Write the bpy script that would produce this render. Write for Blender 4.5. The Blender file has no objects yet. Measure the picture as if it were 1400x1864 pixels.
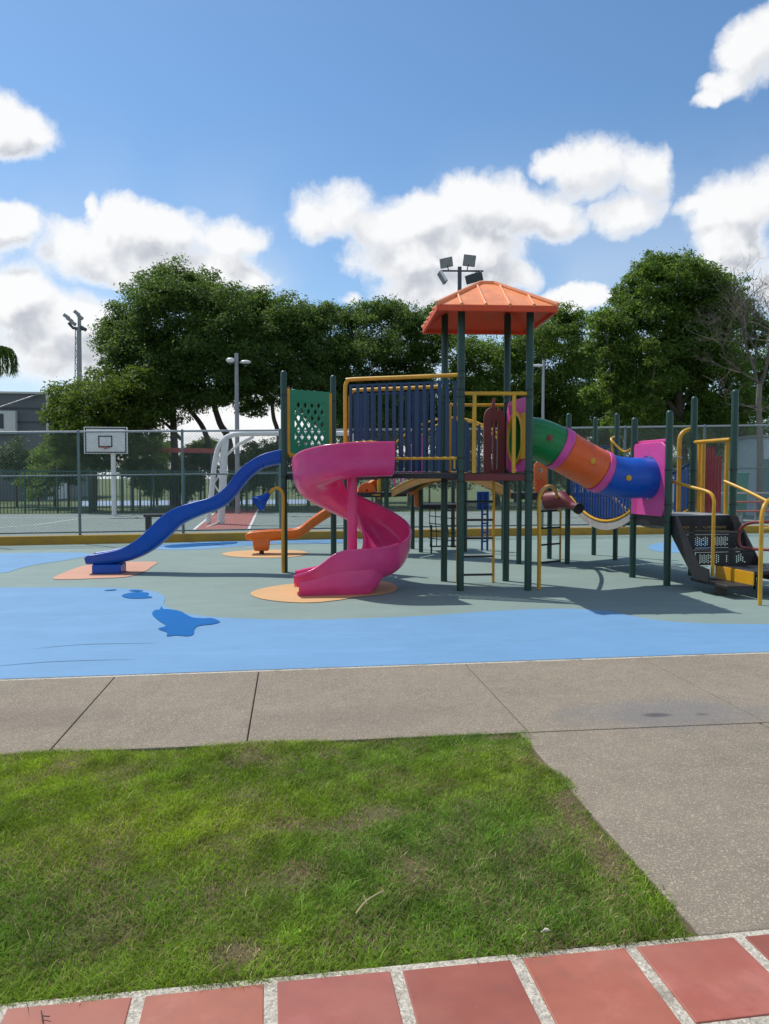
import bpy, math, random
import numpy as np
from mathutils import Vector, Matrix
R = math.radians
rng = np.random.default_rng(7)
random.seed(7)
scene = bpy.context.scene
COL = scene.collection

# ------------------------------------------------------------------ camera
FPX, YAW, PITCH, EYE = 1380.0, R(7.0), math.atan(62 / 1380), 1.6
cam = bpy.data.cameras.new('camera')
cam.sensor_width = 36; cam.lens = 36 * FPX / 1864
cam.clip_start = 0.05; cam.clip_end = 5000
cam_o = bpy.data.objects.new('camera', cam); COL.objects.link(cam_o)
cam_o.location = (0, 0, EYE)
cam_o.rotation_euler = (math.pi / 2 - PITCH, 0, -YAW)
scene.camera = cam_o

# ------------------------------------------------------------------ light, sky, exposure
SUN_DIR = Vector((-1.69, 1.82, 4.1)).normalized()
SUN_EL = math.asin(SUN_DIR.z); SUN_AZ = math.atan2(SUN_DIR.x, SUN_DIR.y)
sun = bpy.data.lights.new('sun', 'SUN'); sun.energy = 4.0; sun.angle = R(0.53); sun.color = (1, .95, .88)
sun_o = bpy.data.objects.new('sun', sun); COL.objects.link(sun_o)
sun_o.rotation_euler = SUN_DIR.to_track_quat('Z', 'Y').to_euler(); sun_o.location = (-20, 20, 50)
scene.cycles.max_bounces = 6; scene.cycles.diffuse_bounces = 3; scene.cycles.glossy_bounces = 2; scene.cycles.transmission_bounces = 3
scene.view_settings.view_transform = 'Standard'; scene.view_settings.look = 'None'
scene.view_settings.exposure = 0.0; scene.view_settings.gamma = 1.0

# direction / ground helpers: a viewing ray through a pixel of the 1400x1864 photograph, met with real planes
CR = (math.cos(YAW), -math.sin(YAW), 0)
CF = (math.sin(YAW) * math.cos(PITCH), math.cos(YAW) * math.cos(PITCH), -math.sin(PITCH))
CU = (math.sin(YAW) * math.sin(PITCH), math.cos(YAW) * math.sin(PITCH), math.cos(PITCH))
def ray(px, py): return [CF[i] + (px - 700) / FPX * CR[i] - (py - 932) / FPX * CU[i] for i in range(3)]
def G(px, py, z=0.0):
    d = ray(px, py); t = (z - EYE) / d[2]; return Vector((d[0] * t, d[1] * t, z))
def WY(px, py, Y):
    d = ray(px, py); t = Y / d[1]; return Vector((d[0] * t, Y, EYE + d[2] * t))
def WD(px, py, D):
    d = ray(px, py); k = d[0] * math.sin(YAW) + d[1] * math.cos(YAW); t = D / k
    return Vector((d[0] * t, d[1] * t, EYE + d[2] * t))

world = bpy.data.worlds.new('World'); scene.world = world; world.use_nodes = True
SKY_STRENGTH = 0.113
def build_world():
    nt = world.node_tree; nt.nodes.clear(); N = nt.nodes.new; L = nt.links.new
    out = N('ShaderNodeOutputWorld'); bg = N('ShaderNodeBackground')
    sky = N('ShaderNodeTexSky'); sky.sky_type = 'NISHITA'; sky.sun_disc = False
    sky.sun_elevation = SUN_EL; sky.sun_rotation = SUN_AZ; sky.altitude = 100
    sky.air_density = 1.0; sky.dust_density = 0.6; sky.ozone_density = 2.0
    # cloud density as a function of direction (azimuth, elevation); 'Soft' is a cheap low-detail version used for the cloud's own light and shade
    def math_(op, a, b=None, c=None, nn=None, ll=None, clamp=False):
        m = nn('ShaderNodeMath'); m.operation = op; m.use_clamp = clamp
        for i, v in enumerate((a, b, c)):
            if v is None: continue
            if isinstance(v, (int, float)): m.inputs[i].default_value = v
            else: ll(v, m.inputs[i])
        return m.outputs[0]
    B = [(15,232,80,52,1),(60,240,38,26,.8),(0,410,72,42,.9),(140,452,72,50,1),(235,425,72,56,1),(330,432,78,52,1),(415,445,62,38,1),(300,490,190,40,1),(455,505,60,24,.8),(165,380,16,34,.6),
         (20,555,105,66,.95),(110,585,95,52,.9),(60,645,150,55,.85),(620,382,72,50,1),(575,400,45,32,1),(700,420,85,58,1),(770,395,75,48,1),(880,368,88,60,1),(965,392,90,50,1),(1015,408,46,36,.9),
         (735,470,110,52,1),(850,460,105,56,1),(780,525,110,40,.9),(935,500,50,34,.7),(1090,305,86,58,1),(1170,318,48,50,1),(1008,298,46,28,.8),(1130,385,66,44,.9),
         (1345,378,96,58,1),(1410,355,80,58,1),(1330,440,66,50,.9),(1250,378,40,24,.5),(1375,95,62,62,1),(1325,150,56,28,.8),(1283,178,30,22,.7),(1420,50,60,50,1),
         (1045,540,72,20,.7),(628,545,30,20,.6),(1500,500,120,60,1),(-150,480,140,80,1),(-260,250,120,70,1),(1650,250,150,90,1),
         (420,800,240,70,.85),(900,780,300,60,.6)]
    def density_group(name, fine):
        g = bpy.data.node_groups.new(name, 'ShaderNodeTree')
        g.interface.new_socket('Vector', in_out='INPUT', socket_type='NodeSocketVector')
        g.interface.new_socket('Density', in_out='OUTPUT', socket_type='NodeSocketFloat')
        gn = g.nodes.new; gl = g.links.new; gi = gn('NodeGroupInput'); go = gn('NodeGroupOutput')
        M_ = lambda op, a, b=None, c=None: math_(op, a, b, c, gn, gl)
        def vm(op, a, b=None, c=None):
            s = gn('ShaderNodeVectorMath'); s.operation = op
            for i, v in enumerate((a, b, c)):
                if v is None: continue
                if isinstance(v, tuple): s.inputs[i].default_value = v
                else: gl(v, s.inputs[i])
            return s.outputs['Value'] if op == 'DOT_PRODUCT' else s.outputs[0]
        def noise(v, scale, detail, rough):
            n = gn('ShaderNodeTexNoise'); n.noise_dimensions = '2D'; n.inputs['Scale'].default_value = scale; n.inputs['Detail'].default_value = detail; n.inputs['Roughness'].default_value = rough
            gl(v, n.inputs['Vector']); return n
        v = gi.outputs[0]
        wv = noise(v, 11, 5, .6).outputs['Color']
        v = vm('MULTIPLY_ADD', wv, (.05, .04, 0), vm('ADD', v, (-.025, -.02, 0)))      # ragged outline
        tot = None
        for px, py, rx, ry, w in B:
            d = Vector(ray(px, py)).normalized(); az = math.atan2(d.x, d.y); el = math.asin(d.z)
            dx = Vector(ray(px + rx, py)).normalized(); dy = Vector(ray(px, py - ry)).normalized()
            wx = abs(math.atan2(dx.x, dx.y) - az); wy = abs(math.asin(dy.z) - el)
            m = vm('MULTIPLY_ADD', v, (1 / wx, 1 / wy, 0), (-az / wx, -el / wy, 0))
            e = M_('MULTIPLY_ADD', M_('MINIMUM', vm('DOT_PRODUCT', m, m), 6.0), -1.0, w)
            tot = e if tot is None else M_('SMOOTH_MAX', tot, e, .22)
        def billow(v, scale, detail):
            n = gn('ShaderNodeTexVoronoi'); n.voronoi_dimensions = '2D'; n.feature = 'F1'; n.normalize = True
            n.inputs['Scale'].default_value = scale; n.inputs['Detail'].default_value = detail; n.inputs['Roughness'].default_value = .6; n.inputs['Lacunarity'].default_value = 2.2
            gl(v, n.inputs['Vector']); return n.outputs['Distance']
        if fine:
            r = M_('ADD', M_('MULTIPLY', M_('SUBTRACT', noise(v, 7, 9, .55).outputs['Fac'], .5), 2.6), M_('MULTIPLY', M_('SUBTRACT', .36, billow(v, 15, 4)), 1.9))
            gl(M_('ADD', tot, r), go.inputs[0])
        else:
            r = M_('ADD', M_('MULTIPLY', M_('SUBTRACT', noise(v, 7, 4, .5).outputs['Fac'], .5), 2.2), M_('MULTIPLY', M_('SUBTRACT', .36, billow(v, 15, 2)), 1.7))
            gl(M_('ADD', M_('MINIMUM', tot, 1.2), r), go.inputs[0])
        return g
    gf = density_group('cloud density', True); gs = density_group('cloud softness', False)
    tc = N('ShaderNodeTexCoord'); sep = N('ShaderNodeSeparateXYZ'); L(tc.outputs['Generated'], sep.inputs[0])
    az = math_('ARCTAN2', sep.outputs[0], sep.outputs[1], nn=N, ll=L); el = math_('ARCSINE', sep.outputs[2], nn=N, ll=L)
    cmb = N('ShaderNodeCombineXYZ'); L(az, cmb.inputs[0]); L(el, cmb.inputs[1])
    def call(g, v): n = N('ShaderNodeGroup'); n.node_tree = g; L(v, n.inputs[0]); return n.outputs[0]
    ad = N('ShaderNodeVectorMath'); ad.operation = 'ADD'; L(cmb.outputs[0], ad.inputs[0]); ad.inputs[1].default_value = (-.018, .030, 0)
    den = call(gf, cmb.outputs[0]); so0 = call(gs, cmb.outputs[0]); so1 = call(gs, ad.outputs[0])
    def smooth(v, a, b, lo=0, hi=1):
        m = N('ShaderNodeMapRange'); m.interpolation_type = 'SMOOTHSTEP'; L(v, m.inputs[0])
        for i, x in enumerate((a, b, lo, hi)): m.inputs[i + 1].default_value = x
        return m.outputs[0]
    mask = smooth(den, -.75, .6, 0, .97)
    # added cloud overhead and behind view to neutralise blue fill, thinning towards clear part
    dp = N('ShaderNodeVectorMath'); dp.operation = 'DOT_PRODUCT'; L(tc.outputs['Generated'], dp.inputs[0]); dp.inputs[1].default_value = Vector(ray(700, 420)).normalized()
    away = smooth(dp.outputs['Value'], .66, .25)
    fn = N('ShaderNodeTexNoise'); fn.inputs['Scale'].default_value = 3.2; fn.inputs['Detail'].default_value = 5; L(tc.outputs['Generated'], fn.inputs['Vector'])
    fill_cloud = math_('MULTIPLY', away, smooth(fn.outputs['Fac'], .40, .56, 0, .42), nn=N, ll=L)
    mask = math_('MAXIMUM', mask, fill_cloud, nn=N, ll=L)
    lit = smooth(math_('SUBTRACT', so0, so1, nn=N, ll=L), -.75, .75)
    thick = smooth(den, -.1, .9, 0, 1)
    shade = math_('MULTIPLY', thick, math_('SUBTRACT', 1.0, lit, nn=N, ll=L), nn=N, ll=L)
    cc = N('ShaderNodeMix'); cc.data_type = 'RGBA'; L(shade, cc.inputs[0]); cc.inputs[6].default_value = (.99, .99, .99, 1); cc.inputs[7].default_value = (.52, .55, .61, 1)
    ss = N('ShaderNodeVectorMath'); ss.operation = 'MULTIPLY'; L(sky.outputs[0], ss.inputs[0]); ss.inputs[1].default_value = tuple(SKY_STRENGTH * k for k in (.84, 1.10, 1.24))
    veil = smooth(el, .46, .04, 0, .58); vn = N('ShaderNodeTexNoise'); vn.noise_dimensions = '2D'; vn.inputs['Scale'].default_value = 5; vn.inputs['Detail'].default_value = 6; L(cmb.outputs[0], vn.inputs['Vector'])
    veil = math_('MULTIPLY', veil, smooth(vn.outputs['Fac'], .3, .65, .35, 1.2), nn=N, ll=L)
    vx = N('ShaderNodeMix'); vx.data_type = 'RGBA'; L(veil, vx.inputs[0]); L(ss.outputs[0], vx.inputs[6]); vx.inputs[7].default_value = (.80, .86, .93, 1)
    mx = N('ShaderNodeMix'); mx.data_type = 'RGBA'; L(mask, mx.inputs[0]); L(vx.outputs[2], mx.inputs[6]); L(cc.outputs[2], mx.inputs[7])
    L(mx.outputs[2], bg.inputs['Color']); bg.inputs['Strength'].default_value = 1.0
    L(bg.outputs[0], out.inputs[0])
build_world()

# ------------------------------------------------------------------ materials
def new_mat(name):
    m = bpy.data.materials.new(name); m.use_nodes = True
    nt = m.node_tree; b = nt.nodes['Principled BSDF']
    return m, nt, b
def tex_noise(nt, scale, detail=4, rough=.55, coord='Object', stretch=None):
    tc = nt.nodes.new('ShaderNodeTexCoord'); n = nt.nodes.new('ShaderNodeTexNoise')
    n.inputs['Scale'].default_value = scale; n.inputs['Detail'].default_value = detail; n.inputs['Roughness'].default_value = rough
    src = tc.outputs[coord]
    if stretch:
        mp = nt.nodes.new('ShaderNodeMapping'); mp.inputs['Scale'].default_value = stretch; nt.links.new(src, mp.inputs[0]); src = mp.outputs[0]
    nt.links.new(src, n.inputs['Vector']); return n.outputs['Fac']
def ramp(nt, fac, stops):
    r = nt.nodes.new('ShaderNodeValToRGB'); nt.links.new(fac, r.inputs[0])
    els = r.color_ramp.elements
    while len(els) < len(stops): els.new(.5)
    for e, (p, c) in zip(els, stops):
        e.position = p; e.color = (c[0], c[1], c[2], 1) if not isinstance(c, (int, float)) else (c, c, c, 1)
    return r.outputs[0]
def mixc(nt, fac, a, b, mode='MIX'):
    m = nt.nodes.new('ShaderNodeMix'); m.data_type = 'RGBA'; m.blend_type = mode
    for i, v in ((0, fac), (6, a), (7, b)):
        if isinstance(v, (int, float)): m.inputs[i].default_value = v
        elif isinstance(v, tuple): m.inputs[i].default_value = (*v[:3], 1)
        else: nt.links.new(v, m.inputs[i])
    return m.outputs[2]
def bump(nt, b, fac, strength=.3, dist=.01):
    n = nt.nodes.new('ShaderNodeBump'); n.inputs['Strength'].default_value = strength; n.inputs['Distance'].default_value = dist
    nt.links.new(fac, n.inputs['Height']); nt.links.new(n.outputs[0], b.inputs['Normal'])
def sc(c, k): return tuple(min(1, x * k) for x in c)
MATS = {}
def paint(name, c, rough=.4, var=.14, wear=None, scale=5.0, metallic=0, spec=.5, fade=0.0):
    if name in MATS: return MATS[name]
    m, nt, b = new_mat(name)
    n = tex_noise(nt, scale, 6, .6); col = ramp(nt, n, [(.3, sc(c, 1 - var)), (.7, sc(c, 1 + var))])
    n2 = tex_noise(nt, 38, 4, .6)
    if wear is not None:
        col = mixc(nt, ramp(nt, n2, [(.60, 0), (.66, 1)]), col, wear)
    if fade:
        g = sum(c) / 3; pale = tuple(min(.9, x * .72 + g * .35 + .05) for x in c)
        n3 = tex_noise(nt, 2.1, 7, .68); col = mixc(nt, ramp(nt, n3, [(.42, 0), (.72, fade)]), col, pale)
        n4 = tex_noise(nt, 22, 5, .7, stretch=(1, 1, .25)); col = mixc(nt, ramp(nt, n4, [(.62, 0), (.70, fade * .8)]), col, sc(c, .55))
    nt.links.new(col, b.inputs['Base Color'])
    nt.links.new(ramp(nt, n, [(.3, rough * .8), (.7, min(1, rough * 1.35))]), b.inputs['Roughness'])
    b.inputs['Metallic'].default_value = metallic; b.inputs['Specular IOR Level'].default_value = spec
    bump(nt, b, n2, .06, .004)
    MATS[name] = m; return m
green_post = paint('green painted steel', (.010, .052, .034), .38, wear=(.018, .045, .035))
yellow = paint('yellow painted steel', (.62, .33, .02), .38, wear=(.42, .22, .03))
pink = paint('magenta plastic', (.72, .055, .215), .2, .08, spec=.4, fade=.16)
pink_panel = paint('pink plastic', (.70, .07, .33), .34, .08, spec=.4, fade=.2)
blue = paint('blue plastic', (.004, .085, .47), .3, .08, spec=.35, fade=.1)
navy = paint('navy painted steel', (.009, .042, .105), .4)
orange = paint('orange plastic', (.74, .16, .012), .3, .1, fade=.3)
roof_or = paint('orange roof plastic', (.74, .075, .012), .42, .08, fade=.15)  # deeper copy: shade on underside and fascia put into the colour
roof_lit = paint('sunlit orange roof plastic', (.86, .30, .115), .4, .08, fade=.3)  # paler copy: sunlight on the roof top put into the colour
def make_translucent(m, c, k):
    nt = m.node_tree; b = nt.nodes['Principled BSDF']; tr = nt.nodes.new('ShaderNodeBsdfTranslucent'); tr.inputs[0].default_value = (*c, 1)
    mx = nt.nodes.new('ShaderNodeMixShader'); mx.inputs[0].default_value = k; nt.links.new(b.outputs[0], mx.inputs[1]); nt.links.new(tr.outputs[0], mx.inputs[2])
    nt.links.new(mx.outputs[0], nt.nodes['Material Output'].inputs[0])
make_translucent(roof_or, (.9, .06, .012), .12)
tube_or = paint('orange red plastic', (.78, .115, .012), .28, .08, spec=.4, fade=.18)
tube_gr = paint('green plastic', (.008, .20, .045), .28, .08, spec=.4, fade=.15)
net_gr = paint('green panel plastic', (.01, .24, .12), .35, .1)
darkred = paint('dark red plastic', (.14, .014, .018), .4)
maroon = paint('maroon painted steel', (.22, .05, .045), .45)
black = paint('black coated steel', (.018, .018, .02), .5, wear=(.05, .045, .04))
black_rub = paint('black rubber', (.03, .028, .028), .7)
yellow_pl = paint('yellow plastic', (.72, .36, .012), .35, .08)
board_grey = paint('weathered grey board', (.38, .36, .34), .6, .25)
white_p = paint('white paint', (.72, .72, .70), .5, .1, wear=(.45, .42, .38))
galv = paint('galvanised steel', (.34, .36, .37), .45, .1, metallic=.3)
dark_metal = paint('dark grey steel', (.06, .07, .08), .45)
lamp_grey = paint('grey lamp housing', (.27, .275, .28), .5)
lamp_glass = paint('frosted lamp glass', (.75, .75, .73), .25, .05)
red_p = paint('faded red paint', (.35, .08, .06), .6, .2)
wall_yellow = paint('ochre painted wall', (.40, .235, .03), .75, .22, wear=(.28, .17, .05), scale=2)
bark = paint('bark', (.085, .065, .05), .9, .4, scale=9)
bark_pale = paint('pale bark', (.19, .165, .14), .9, .3, scale=8)
twig = paint('dry twigs', (.115, .095, .078), .9, .3, scale=8)
chain = paint('fence wire', (.20, .26, .25), .5, metallic=.4)
fence_paint = paint('grey green fence steel', (.12, .17, .165), .5)
dry_grass = paint('dry straw', (.42, .34, .18), .8)

def rubber(name, c, var=.10, rough=.75, spots=0.0, wet=False):
    m, nt, b = new_mat(name)
    n = tex_noise(nt, .9, 6, .62); fine = tex_noise(nt, 160, 2, .5); med = tex_noise(nt, 6, 5, .6, stretch=(.5, 2.5, 1))
    col = ramp(nt, n, [(.28, sc(c, 1 - var)), (.72, sc(c, 1 + var))])
    col = mixc(nt, .3, col, ramp(nt, med, [(.3, sc(c, .84)), (.75, sc(c, 1.12))]))
    col = mixc(nt, ramp(nt, fine, [(.36, .32), (.56, 0)]), col, sc(c, .45))
    dirt = tex_noise(nt, 2.6, 8, .72); col = mixc(nt, ramp(nt, dirt, [(.56, 0), (.74, .0 if wet else .32)]), col, (c[0] * .62 + .02, c[1] * .6 + .015, c[2] * .55))
    pale = tex_noise(nt, 1.4, 7, .66, stretch=(.4, 1.6, 1)); col = mixc(nt, ramp(nt, pale, [(.52, 0), (.75, .0 if wet else .28)]), col, tuple(min(.8, x * 1.25 + .04) for x in c))
    nt.links.new(col, b.inputs['Base Color'])
    b.inputs['Roughness'].default_value = rough
    bump(nt, b, fine, .04 if wet else .18, .003)
    return m
rub_green = rubber('grey green rubber', (.20, .275, .245))
rub_blue = rubber('pale blue rubber', (.135, .30, .50))
rub_peach = rubber('peach rubber', (.62, .37, .165))
rub_salmon = rubber('salmon rubber', (.58, .30, .20))
rub_wet = rubber('wet blue rubber', (.004, .135, .42), .2, .38, wet=True)
rub_wet.node_tree.nodes['Principled BSDF'].inputs['Specular IOR Level'].default_value = .22

def concrete(name, c, stain=None, pebble=0.0):
    m, nt, b = new_mat(name)
    big = tex_noise(nt, .9, 6, .62); mid = tex_noise(nt, 6, 7, .68); fine = tex_noise(nt, 210, 3, .7); grit = tex_noise(nt, 110, 2, .5)
    col = ramp(nt, big, [(.28, sc(c, .74)), (.5, c), (.72, sc(c, 1.25))])
    col = mixc(nt, .5, col, ramp(nt, mid, [(.3, sc(c, .72)), (.7, sc(c, 1.25))]))
    streak = tex_noise(nt, 1.7, 7, .7); col = mixc(nt, ramp(nt, streak, [(.55, 0), (.75, .4)]), col, (c[0] * .62, c[1] * .64, c[2] * .68))
    col = mixc(nt, ramp(nt, fine, [(.40, .85), (.55, 0)]), col, sc(c, .36))
    col = mixc(nt, ramp(nt, grit, [(.56, 0), (.66, .6)]), col, sc(c, 1.8))
    if pebble:
        v = nt.nodes.new('ShaderNodeTexVoronoi'); v.inputs['Scale'].default_value = 120; tc = nt.nodes.new('ShaderNodeTexCoord'); nt.links.new(tc.outputs['Object'], v.inputs['Vector'])
        col = mixc(nt, pebble, col, ramp(nt, v.outputs['Color'], [(.15, sc(c, .45)), (.5, c), (.85, sc(c, 1.6))]))
        d = tex_noise(nt, 4.5, 7, .7); col = mixc(nt, ramp(nt, d, [(.5, 0), (.68, .75)]), col, (.17, .14, .10))
    rgh = .9
    if stain:
        tc = nt.nodes.new('ShaderNodeTexCoord'); wn = tex_noise(nt, 3.5, 5, .6)
        for (x, y, rx, ry, k, dark) in stain:
            mp = nt.nodes.new('ShaderNodeMapping'); mp.inputs['Location'].default_value = (-x / rx, -y / ry, 0); mp.inputs['Scale'].default_value = (1 / rx, 1 / ry, 0); nt.links.new(tc.outputs['Object'], mp.inputs[0])
            ln = nt.nodes.new('ShaderNodeVectorMath'); ln.operation = 'LENGTH'; nt.links.new(mp.outputs[0], ln.inputs[0])
            ma = nt.nodes.new('ShaderNodeMath'); ma.operation = 'MULTIPLY_ADD'; nt.links.new(wn, ma.inputs[0]); ma.inputs[1].default_value = 1.2; nt.links.new(ln.outputs['Value'], ma.inputs[2])
            f = ramp(nt, ma.outputs[0], [(.5, k), (1.0, k * .4), (1.0, 0)]); 
            mr = nt.nodes.new('ShaderNodeMapRange'); mr.interpolation_type = 'SMOOTHSTEP'; nt.links.new(ma.outputs[0], mr.inputs[0]); mr.inputs[1].default_value = .9; mr.inputs[2].default_value = 1.7; mr.inputs[3].default_value = k; mr.inputs[4].default_value = 0
            col = mixc(nt, mr.outputs[0], col, dark)
    nt.links.new(col, b.inputs['Base Color']); b.inputs['Roughness'].default_value = rgh
    bump(nt, b, fine, .6, .005)
    return m
conc = concrete('washed aggregate concrete', (.285, .238, .174), stain=[(2.55, 4.82, .95, .40, .55, (.15, .15, .16)), (2.45, 4.78, .12, .05, .8, (.06, .06, .065)), (2.75, 4.76, .07, .04, .7, (.07, .07, .07)), (-1.9, 5.2, .9, .35, .35, (.15, .12, .09)), (.5, 5.0, .9, .3, .3, (.16, .13, .10))])
granite = concrete('white granite chip grout', (.50, .455, .37), pebble=.45)
court_m = concrete('court asphalt', (.20, .255, .235))
def tile_material():
    m, nt, b = new_mat('terracotta tile')
    at = nt.nodes.new('ShaderNodeAttribute'); at.attribute_name = 'tone'
    n = tex_noise(nt, 2.2, 6, .65); f = tex_noise(nt, 60, 5, .7)
    c = (.335, .10, .060)
    col = ramp(nt, n, [(.28, sc(c, .82)), (.55, c), (.75, (.44, .165, .125))])
    col = mixc(nt, 1.0, col, at.outputs['Color'], 'MULTIPLY')
    col = mixc(nt, ramp(nt, f, [(.68, 0), (.73, .5)]), col, (.5, .36, .3))
    d = tex_noise(nt, 9, 7, .72); col = mixc(nt, ramp(nt, d, [(.52, 0), (.74, .5)]), col, (.20, .085, .065))
    w = tex_noise(nt, 1.3, 6, .65); col = mixc(nt, ramp(nt, w, [(.48, 0), (.7, .35)]), col, (.42, .19, .13))
    nt.links.new(col, b.inputs['Base Color'])
    nt.links.new(ramp(nt, n, [(.3, .42), (.7, .62)]), b.inputs['Roughness'])
    bump(nt, b, f, .08, .003)
    return m
tile_m = tile_material()
def soil_material():
    m, nt, b = new_mat('lawn soil')
    n = tex_noise(nt, 3, 6, .7); f = tex_noise(nt, 60, 5, .7)
    col = ramp(nt, n, [(.35, (.14, .125, .045)), (.55, (.20, .125, .07)), (.75, (.26, .14, .09))])
    col = mixc(nt, .5, col, ramp(nt, f, [(.3, (.02, .025, .01)), (.7, (.09, .09, .04))]))
    nt.links.new(col, b.inputs['Base Color']); b.inputs['Roughness'].default_value = 1
    bump(nt, b, f, .6, .02); return m
soil_m = soil_material()
def ground_material():
    m, nt, b = new_mat('rough grass ground')
    n = tex_noise(nt, .25, 8, .65); f = tex_noise(nt, 9, 6, .7)
    col = ramp(nt, n, [(.3, (.05, .09, .02)), (.55, (.075, .11, .03)), (.75, (.13, .11, .06))])
    col = mixc(nt, .4, col, ramp(nt, f, [(.3, (.025, .05, .01)), (.7, (.12, .15, .05))]))
    nt.links.new(col, b.inputs['Base Color']); b.inputs['Roughness'].default_value = 1; return m
ground_m = ground_material()
def leaf_material(name, dark, light, trans=.25):
    m, nt, b = new_mat(name)
    at = nt.nodes.new('ShaderNodeAttribute'); at.attribute_name = 'tone'
    n = tex_noise(nt, .55, 4, .6)
    f = nt.nodes.new('ShaderNodeMath'); f.operation = 'MULTIPLY_ADD'; nt.links.new(n, f.inputs[0]); f.inputs[1].default_value = .8; f.inputs[2].default_value = -.4
    g = nt.nodes.new('ShaderNodeMath'); g.operation = 'ADD'; g.use_clamp = True; nt.links.new(f.outputs[0], g.inputs[0]); nt.links.new(at.outputs['Fac'], g.inputs[1])
    col = mixc(nt, g.outputs[0], dark, light)
    nt.links.new(col, b.inputs['Base Color']); b.inputs['Roughness'].default_value = .55; b.inputs['Specular IOR Level'].default_value = .3
    tr = nt.nodes.new('ShaderNodeBsdfTranslucent'); nt.links.new(mixc(nt, .5, col, sc(light, 1.4)), tr.inputs[0])
    mx = nt.nodes.new('ShaderNodeMixShader'); mx.inputs[0].default_value = trans
    nt.links.new(b.outputs[0], mx.inputs[1]); nt.links.new(tr.outputs[0], mx.inputs[2])
    nt.links.new(mx.outputs[0], nt.nodes['Material Output'].inputs[0]); return m
leaf_dark = leaf_material('dark green leaves', (.050, .092, .026), (.145, .235, .036), .52)
leaf_mid = leaf_material('mid green leaves', (.060, .112, .024), (.18, .285, .036), .52)
leaf_bright = leaf_material('bright green leaves', (.045, .09, .016), (.155, .22, .022), .5)
leaf_shrub = leaf_material('shrub leaves', (.04, .075, .02), (.12, .18, .045), .25)
def blade_material():
    m, nt, b = new_mat('lawn grass blades')
    at = nt.nodes.new('ShaderNodeAttribute'); at.attribute_name = 'tint'
    nt.links.new(at.outputs['Color'], b.inputs['Base Color']); b.inputs['Roughness'].default_value = .5; b.inputs['Specular IOR Level'].default_value = .35
    tr = nt.nodes.new('ShaderNodeBsdfTranslucent'); nt.links.new(at.outputs['Color'], tr.inputs[0])
    mx = nt.nodes.new('ShaderNodeMixShader'); mx.inputs[0].default_value = .42
    nt.links.new(b.outputs[0], mx.inputs[1]); nt.links.new(tr.outputs[0], mx.inputs[2])
    nt.links.new(mx.outputs[0], nt.nodes['Material Output'].inputs[0]); return m
blade_m = blade_material()

# ------------------------------------------------------------------ mesh helpers
ORG = {}
def link(o, parent=None):
    COL.objects.link(o)
    if parent is not None: o.parent = parent
    return o
def tag(o, label=None, cat=None, group=None, kind=None):
    for k, v in (('label', label), ('category', cat), ('group', group), ('kind', kind)):
        if v: o[k] = v
    return o
def thing(name, loc, label, cat, group=None):
    o = bpy.data.objects.new(name, None); o.empty_display_size = .2
    link(o); o.location = loc; ORG[o] = Vector(loc)
    return tag(o, label, cat, group)
def catmull(pts, n=8, closed=False):
    P = [Vector(p) for p in pts]; out = []; m = len(P)
    rg = range(m) if closed else range(m - 1)
    for i in rg:
        if closed: a, b, c, d = P[(i - 1) % m], P[i], P[(i + 1) % m], P[(i + 2) % m]
        else: a, b, c, d = P[max(i - 1, 0)], P[i], P[i + 1], P[min(i + 2, m - 1)]
        for k in range(n):
            t = k / n
            out.append(.5 * ((2 * b) + (c - a) * t + (2 * a - 5 * b + 4 * c - d) * t * t + (3 * b - a - 3 * c + d) * t ** 3))
    if not closed: out.append(P[-1])
    return out
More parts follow.
